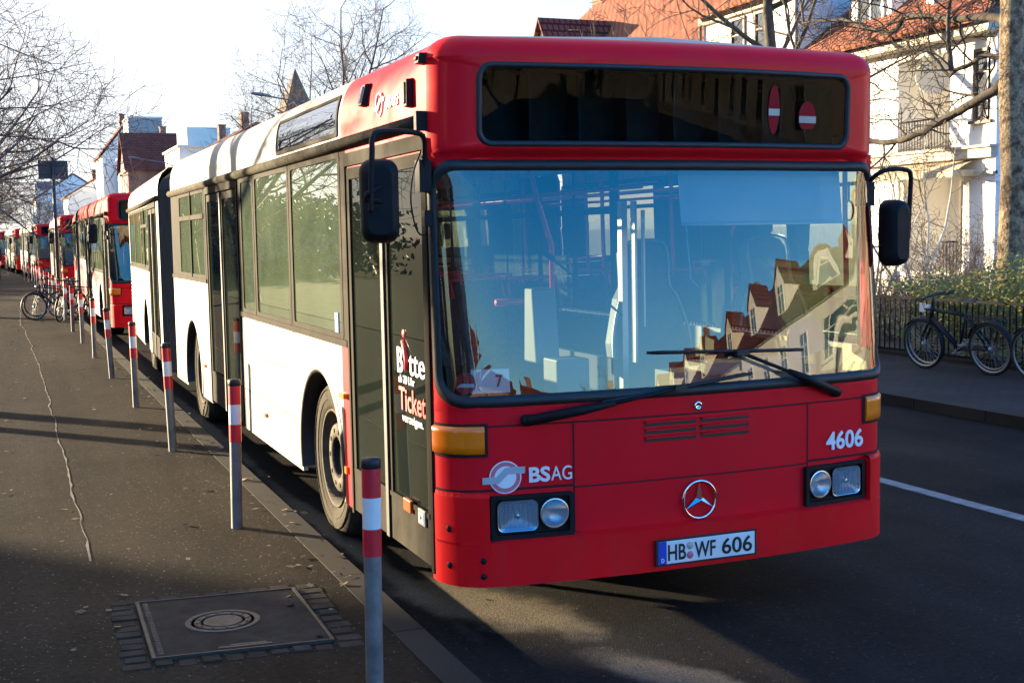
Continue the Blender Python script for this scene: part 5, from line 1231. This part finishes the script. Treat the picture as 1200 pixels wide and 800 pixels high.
shrub('bare shrub beside the pale saplings', (11.6, 13.4, .1), 6, 1.3, 40)
leafy('hedge', 'dark evergreen hedge far along the left verge', 'hedge', (-9.3, 75, .1), 1.2, 44, 2.0, 14000, 'brownleaf', 12, leaf=.12)
leafy('hedge', 'tall loose evergreen thicket at the far side of the left park', 'hedge', (-14, 84, .1), 3.0, 64, 4.6, 20000, 'evergreen', 14, leaf=.17)
leafy('hedge', 'lower loose thicket in front of the tall one in the left park', 'hedge', (-11.5, 66, .1), 2.0, 36, 2.2, 9000, 'brownleaf', 15, leaf=.12)
def evergreen(label, loc, seed, h):
    rr = random.Random(seed); t = empty('evergreen_tree', loc, label, 'tree', 'evergreen trees in the park'); V, F = [], []
    tube_lists(V, F, [Vector((0, 0, -.1)), Vector((0, 0, h*.5)), Vector((.1, 0, h*.95))], [.25, .16, .03], 8); rawmesh('trunk', V, F, M['bark'], t); V, F = [], []
    cl = [(Vector((rr.gauss(0, 1), rr.gauss(0, 1), 0))*(.24*h*(1-zz)*.8)+Vector((0, 0, h*(.12+.85*zz))), .09*h*(1.25-zz*.8)) for zz in [rr.random() for _ in range(60)]]
    for c0, rad in cl:
        for k in range(150):
            d = Vector((rr.gauss(0, 1), rr.gauss(0, 1), rr.gauss(0, .8))).normalized()*rad*rr.random()**.4; c = c0+d; a = Vector((rr.gauss(0, 1), rr.gauss(0, 1), rr.gauss(0, 1))).normalized(); b_ = a.orthogonal().normalized(); l = rr.uniform(.07, .15)
            j = len(V); V += [c-a*l, c+b_*l*.5, c+a*l, c-b_*l*.5]; F.append((j, j+1, j+2, j+3))
    rawmesh('crown', V, F, M['evergreen'], t, False); return t
e0 = evergreen('dark evergreen tree on the lawn of the left park', (-26, 14, .1), 1, 6)
tcopy(e0, 'broad dark evergreen tree deeper in the left park', (-30, 3, .1), 2, 1.1, 'evergreen trees in the park')

# ------------------------------------------------------------------ railing on the right
def railing(label, y0, y1, x=9.46, z0=.1, h=.80, plinth=True):
    f = empty('railing', (x, (y0+y1)/2, z0), label, 'fence', 'garden railings'); L = (y1-y0)/2
    b = MB()
    n = int((y1-y0)/.105)
    for k in range(n+1): y = -L+2*L*k/n; b.box(-.007, .007, y-.007, y+.007, .06, h-.02)
    b.box(-.012, .012, -L, L, .07, .1); b.build('bars', M['ironfence'], f)
    b = MB(); b.box(-.022, .022, -L, L, h-.03, h+.005); b.build('top_rail', M['ironfence'], f)
    k = max(2, int((y1-y0)/2.4))
    for i in range(k+1):
        b = MB(); y = -L+2*L*i/k; b.box(-.03, .03, y-.03, y+.03, 0, h+.02); b.build('post', M['ironfence'], f)
    b = MB(); b.box(-.09, .09, -L, L, -.05, .06); b.build('plinth', M['kerb'], f); return f
rl = railing('black iron railing with close upright bars in front of the hedge', 3.2, 9.2); railing('black iron railing in front of the bare shrubs behind the bus mirror', 9.35, 16.5)
railing('black iron railing along the gardens hidden behind the buses', 17.2, 60); railing('black iron railing of the nearest terrace house beside the camera', -12, 2.9); railing('black iron railing of the mirrored terrace houses', -60, -12.4)
b = MB(); b.box(-.035, -.028, 8.02-6.2, 8.14-6.2, .62, .74); b.build('house_plaque', M['trim'], rl)

# ------------------------------------------------------------------ bicycles
def bicycle(label, loc, rz, lean_, paint='bikeblk', group=None, basket=False, steer=0.0):
    """x forward, z up, local origin on the ground below the middle; leans about its ground line"""
    t = empty('bicycle', loc, label, 'bicycle', group); t.scale = (.92, .92, .92); t.rotation_euler = (lean_, 0, rz)
    wb = .54; rw = .335
    for s in (-1, 1):
        c = Vector((s*wb, 0, rw)); k = MB()
        k.lathe([(rw-.036, -.012), (rw-.03, -.018), (rw-.012, -.018), (rw, -.008), (rw, .008), (rw-.012, .018), (rw-.03, .018), (rw-.036, .012)], c, (0, 1, 0), 44, 0, True, False, True)
        w = k.build('wheel', M['black'], t)
        k = MB(); k.lathe([(rw-.030, -.011), (rw-.030, .011), (rw-.05, .008), (rw-.05, -.008)], c, (0, 1, 0), 44, 0, True, False, True); k.build('rim', M['alu'], w)
        k = MB()
        for i in range(28):
            a = 2*pi*i/28; sd = .028 if i % 2 else -.028; off = .5 if (i//2) % 2 else -.5
            k.tube([c+Vector((cos(a+off)*.022, sd, sin(a+off)*.022)), c+Vector((cos(a), 0, sin(a)))*(rw-.045)], .0016, 3, 0, False)
        k.lathe([(.0, -.045), (.012, -.045), (.014, -.03), (.028, -.028), (.028, .028), (.014, .03), (.012, .045), (0, .045)], c, (0, 1, 0), 12); k.build('spokes', M['alu'], w)
        k = MB(); a0, a1 = (R(20), R(165)) if s < 0 else (R(40), R(150)); rows = []
        for i in range(15):
            a = a0+(a1-a0)*i/14; rows.append([c+Vector((cos(a)*(rw+.022-abs(q)*.3), q, sin(a)*(rw+.022-abs(q)*.3))) for q in (-.027, -.015, 0, .015, .027)])
        k.grid(rows); k.build('mudguard', M[paint], t)
    bb = Vector((-.05, 0, .30)); st = Vector((-.21, 0, .80)); hd1 = Vector((.34, 0, .84)); hd0 = Vector((.385, 0, .66)); fr = Vector((wb, 0, rw)); rr_ = Vector((-wb, 0, rw))
    k = MB(); k.tube([bb, st], .016, 8); k.tube([st+Vector((.01, 0, -.06)), hd1+Vector((0, 0, -.04))], .016, 8); k.tube([bb, hd0+Vector((-.01, 0, .03))], .02, 8); k.tube([hd0, hd1], .021, 8)
    for s in (-.05, .05): k.tube([bb+Vector((0, s*.5, 0)), rr_+Vector((0, s, 0))], .009, 6); k.tube([st+Vector((.02, s*.3, -.06)), rr_+Vector((0, s, 0))], .008, 6)
    k.tube([bb-Vector((0, .04, 0)), bb+Vector((0, .04, 0))], .024, 10); k.build('frame', M[paint], t)
    k = MB(); k.tube([hd0, hd0+Vector((.012, 0, -.03))], .022, 8)
    for s in (-.05, .05): k.tube([hd0+Vector((.01, s*.6, -.02)), hd0+Vector((.03, s, -.07)), fr+Vector((-.03, s, .1)), fr+Vector((0, s, 0))], [.012, .012, .010, .008], 6)
    k.build('fork', M[paint], t)
    k = MB(); k.tube([hd1, hd1+Vector((-.02, 0, .12))], .013, 8); tp = hd1+Vector((-.02, 0, .12)); k.tube([tp+Vector((-.10, -.28, .03)), tp+Vector((-.02, -.2, .03)), tp+Vector((.04, -.06, .02)), tp+Vector((.04, .06, .02)), tp+Vector((-.02, .2, .03)), tp+Vector((-.10, .28, .03))], .011, 8)
    for s in (-1, 1): k.tube([tp+Vector((-.10, s*.28, .03)), tp+Vector((-.04, s*.21, .03))], .017, 8); k.tube([tp+Vector((.0, s*.18, .03)), tp+Vector((.03, s*.2, .0)), tp+Vector((-.04, s*.25, .0))], .005, 4)
    k.tube([tp+Vector((.03, .12, .02)), tp+Vector((.09, .1, -.05)), hd0+Vector((.03, .03, .05)), fr+Vector((-.1, .03, .2))], .003, 4); k.build('handlebar', M['black'], t)
    k = MB(); k.lathe([(0, .03), (.03, .028), (.036, 0), (.02, -.05), (0, -.06)], hd1+Vector((.08, 0, -.02)), (1, 0, 0), 14); k.build('front_lamp', M['alu'], t)
    k = MB(); k.tube([st, st+Vector((-.035, 0, .12))], .012, 8); s0 = st+Vector((-.045, 0, .13))
    k.grid([[s0+Vector((x, y*w_, .02-abs(y)*.03+z)) for y in (-1, -.6, 0, .6, 1)] for x, w_, z in ((-.13, .06, .015), (-.11, .085, .02), (-.04, .075, .01), (.04, .035, .005), (.13, .018, 0), (.145, .005, -.015))]); k.tube([s0+Vector((-.1, -.02, 0)), s0+Vector((.1, 0, -.01))], .006, 4); k.build('saddle', M['black'], t)
    k = MB(); k.lathe([(.085, .045), (.095, .045), (.095, .05), (.085, .05)], bb, (0, -1, 0), 28, 0, True, False, True)
    for a in (.5, .5+pi): k.tube([bb+Vector((0, -.055 if a < 2 else .055, 0)), bb+Vector((cos(a)*.17, -.06 if a < 2 else .06, -sin(a)*.17))], .009, 6); p = bb+Vector((cos(a)*.17, -.11 if a < 2 else .11, -sin(a)*.17)); k.box(p.x-.04, p.x+.04, p.y-.045, p.y+.045, p.z-.012, p.z+.012)
    k.tube([bb+Vector((0, -.05, .09)), rr_+Vector((0, -.05, .035))], .006, 4); k.tube([bb+Vector((0, -.05, -.09)), rr_+Vector((0, -.05, -.035))], .006, 4); k.build('crankset', M['alu'], t)
    k = MB(); z = 2*rw+.05
    for s in (-.055, .055): k.tube([(-.26, s, z), (-.75, s, z), (-.78, s, z-.01)], .006, 5); k.tube([(-.70, s, z), (-wb, s, rw)], .005, 5)
    for x in (-.35, -.5, -.65): k.tube([(x, -.055, z), (x, .055, z)], .005, 5)
    k.box(-.80, -.775, -.03, .03, z-.05, z-.01); k.build('luggage_rack', M['black'], t)
    return t
BG = 'bicycles leaning on the right railing'
bicycle('black city bicycle with pale rims leaning on the railing, saddle to the right', (8.78, 6.68, .1), R(98), R(-7), 'bikeblk', BG)
bicycle('dark bicycle mostly hidden behind the black one at the railing', (9.02, 6.92, .1), R(97), R(-9), 'bikeblk', BG)
bicycle('dark bicycle at the right edge of the picture, only its front wheel showing', (8.85, 5.0, .1), R(94), R(-8), 'bikeblk', BG)
BL = 'bicycles parked round the sign post'
bicycle('leftmost bicycle of the group by the sign post, its wheel facing the camera', (-.62, 25.3, .1), R(205), R(6), 'bikeblu', BL)
bicycle('dark bicycle turned towards the camera in the middle of the group by the sign post', (-.42, 24.5, .1), R(248), R(-7), 'bikeblk', BL)
bicycle('dark bicycle nearest to the second bus in the group by the sign post', (-.05, 25.6, .1), R(160), R(6), 'bikeblk', BL)
bicycle('bicycle at the back of the group by the sign post', (-.5, 26.6, .1), R(190), R(-6), 'bikeblk', BL)

# ------------------------------------------------------------------ bollards along the kerb
def bollard():
    t = empty('bollard', (0, 0, 0), 'x', 'bollard', 'red and white banded bollards along the kerb')
    k = MB(); k.lathe([(.034, -.02), (.034, .868), (.034, .88)], (0, 0, 0), (0, 0, 1), 20); k.build('post', M['steel'], t)
    k = MB(); 
    
    for za, zb in ((.52, .625), (.745, .857)): kb = MB(); kb.lathe([(.0365, za), (.0365, zb)], (0, 0, 0), (0, 0, 1), 20); kb.build('red_band', M['bandred'], t)
    kb = MB(); kb.lathe([(.0362, .625), (.0362, .745)], (0, 0, 0), (0, 0, 1), 20); kb.build('white_band', M['bandwhite'], t)
    kb = MB(); kb.lathe([(.0345, .855), (.038, .857), (.038, .885), (.033, .895), (0, .898)], (0, 0, 0), (0, 0, 1), 20); kb.build('cap', M['black'], t)
    return t
bo = bollard(); ords = ['nearest', 'second', 'third', 'fourth', 'fifth', 'sixth', 'seventh', 'eighth', 'ninth', 'tenth', 'eleventh', 'twelfth', 'thirteenth', 'fourteenth', 'fifteenth', 'sixteenth', 'seventeenth', 'eighteenth', 'nineteenth', 'twentieth']
place = ['in front of the front door of the nearest bus', 'beside the front wheel of the nearest bus', 'before the middle door of the nearest bus', 'by the bellows of the nearest bus', 'by the rear section of the nearest bus', 'at the tail of the nearest bus', 'at the front corner of the second bus']
rr = random.Random(5)
BY = [-.62, 2.36, 5.40, 8.42, 11.5, 14.6, 17.6, 20.7, 23.75, 26.8, 29.8, 32.9, 36, 39, 42, 45, 48, 51, 54, 57]
for i, y in enumerate(BY):
    o = bo if i == 0 else copy_tree(bo)
    o.location = (-.49+bend(y)+(.012 if i == 0 else 0), y, .10); o.rotation_euler = ((0, R(.6), 0) if i == 0 else (R(rr.gauss(0, 1.1)), R(rr.gauss(0, 1.1)), rr.uniform(0, 6)))
    o['label'] = ords[i]+' banded bollard along the kerb'+(', '+place[i] if i < len(place) else ' counted from the camera')

# ------------------------------------------------------------------ sign post, street lamps, person
s = empty('sign_post', (-.42, 28.2, .1), 'tall thin post with a dark rectangular board seen from behind, above the parked bicycles', 'sign')
k = MB(); k.tube([(0, 0, 0), (0, 0, 3.82)], .04, 10); k.build('post', M['signback'], s)
k = MB(); k.box(-.35, .35, .05, .075, 3.30, 3.75); k.box(-.3, .3, .035, .05, 3.40, 3.43); k.box(-.3, .3, .035, .05, 3.62, 3.65); k.build('sign_board', M['signback'], s, .01)
def lamp():
    t = empty('street_lamp', (0, 0, 0), 'x', 'street lamp', 'street lamps on the far pavement')
    k = MB(); k.tube([(0, 0, 0), (0, 0, .9), (0, 0, 1.0), (0, 0, 6.0)], [.08, .08, .055, .045], 10); k.build('pole', M['steel'], t)
    k = MB(); k.tube([(0, 0, 5.9), (-.12, 0, 6.12), (-.6, 0, 6.32), (-2.0, 0, 6.52)], .028, 8); k.build('arm', M['steel'], t)
    k = MB(); k.grid([[(-1.95-x, y*w_, 6.53+z*h_+x*.12) for y, z in ((-1, 0), (-.8, .8), (0, 1), (.8, .8), (1, 0), (.7, -.5), (-.7, -.5))] for x, w_, h_ in ((0, .04, .03), (.06, .09, .06), (.35, .13, .08), (.62, .10, .06), (.68, .04, .03))], 0, True, True); k.build('lamp_head', M['grey'], t)
    return t
lp = lamp()
for i, (y, lab) in enumerate(((38, 'arched street lamp above the roof of the nearest bus, beside the tall bare tree'), (72, 'second arched street lamp, above the rear of the nearest bus'), (108, 'third arched street lamp, above the second bus'))):
    o = lp if i == 0 else copy_tree(lp); o.location = (9.0+bend(y), y, .1); o['label'] = lab
k = None
def person(label, loc, rz):
    me = bpy.data.meshes.new('person'); V = [(0, 0, .95), (0, 0, 1.18), (0, 0, 1.40), (0, .01, 1.50), (0, .02, 1.60), (0, .02, 1.72), (-.17, 0, 1.40), (-.22, -.05, 1.15), (-.22, .06, .92), (-.22, .10, .84), (.17, 0, 1.40), (.22, .05, 1.15), (.22, .14, .94), (.22, .18, .86), (-.10, 0, .88), (-.11, .10, .50), (-.11, .02, .10), (-.11, .16, .04), (.10, 0, .88), (.11, -.06, .50), (.11, -.22, .12), (.11, -.12, .04)]
    E_ = [(0, 1), (1, 2), (2, 3), (3, 4), (4, 5), (2, 6), (6, 7), (7, 8), (8, 9), (2, 10), (10, 11), (11, 12), (12, 13), (0, 14), (14, 15), (15, 16), (16, 17), (0, 18), (18, 19), (19, 20), (20, 21)]
    me.from_pydata(V, E_, []); o = bpy.data.objects.new('person', me); COL.objects.link(o)
    rad = [.15, .15, .16, .055, .085, .07, .07, .052, .038, .035, .07, .052, .038, .035, .09, .065, .045, .035, .09, .065, .045, .035]
    sk_ = o.modifiers.new('skin', 'SKIN'); me.skin_vertices
    for i, r_ in enumerate(rad): me.skin_vertices[0].data[i].radius = (r_, r_*.85)
    me.skin_vertices[0].data[0].use_root = True; o.modifiers.new('sub', 'SUBSURF').levels = 1; o.modifiers['sub'].render_levels = 2
    me.materials.append(M['trousers']); o.location = loc; o.rotation_euler = (0, 0, rz)
    tag(o, label, 'person')
    c = MB(); prof = [(.17, .78), (.18, .95), (.17, 1.15), (.185, 1.34), (.14, 1.46), (.07, 1.50)]
    c.grid([[(cos(2*pi*j/18)*r_*1.12, sin(2*pi*j/18)*r_*.85, z) for j in range(18)] for r_, z in prof], 0, True, True)
    for s in (-1, 1): c.tube([(s*.16, 0, 1.41), (s*.225, -.05*s*-1, 1.15), (s*.225, .08, .93)], [.085, .065, .052], 10)
    c.build('coat', M['coatred'], o)
    c = MB(); c.lathe([(0, .11), (.05, .105), (.085, .06), (.095, 0), (.08, -.06), (.05, -.10)], (0, -.01, 1.66), (0, -.1, 1), 14); c.build('hair', M['hair'], o)
    c = MB(); c.lathe([(0, .1), (.06, .07), (.075, 0), (.06, -.08), (.03, -.1)], (0, .035, 1.63), (0, .05, 1), 14); c.lathe([(.0, .03), (.012, .02), (.015, 0)], (0, .108, 1.62), (0, 1, 0), 8); c.build('face', M['skin'], o); return o
person('person in a dark red coat walking far along the pavement at the left edge', (-1.93, 60, .1), R(10))

# ------------------------------------------------------------------ the buses
BUS = 'articulated buses parked nose to tail along the kerb'
bus = make_bus('nearest articulated bus, red front with large dark display, cream sides', BUS, True, 'white')
bus.location = (.035, 0, 0)
b2 = make_bus('second bus in the row, red roof edge, red and grey advert on its side', BUS, False, 'red'); b2.location = (.09, 18.7, 0)
DET = ('driver_seat', 'steering_wheel', 'cab_partition', 'ticket_machine', 'microphone', 'sun_blind', 'strap_hanger', 'paper_tray', 'line_card', 'round_sticker', 'operator_lettering', 'fleet_number', 'operator_emblem', 'door_lettering', 'plate_lettering', 'display_reflection', 'passenger_seat', 'handrail', 'window_pictogram', 'plate_seal')
for i, (y, lab, src) in enumerate(((37.7, 'third bus in the row, red and grey like the second one, behind the parked bicycles', b2), (56.6, 'fourth bus in the row, cream-sided, half hidden by the third', bus), (75.6, 'fifth bus in the row, cream-sided, where the street begins to bend', bus), (94.6, 'sixth bus in the row, cream-sided, near the left edge', bus), (113.6, 'farthest bus in the row, at the left edge beyond the bend', bus))):
    o = copy_tree(src, None, DET); o.location = (.08+bend(y)+(.0 if y < 60 else .12), y, 0); o.rotation_euler = (0, 0, 0 if y < 55 else R(2.6)); o['label'] = lab
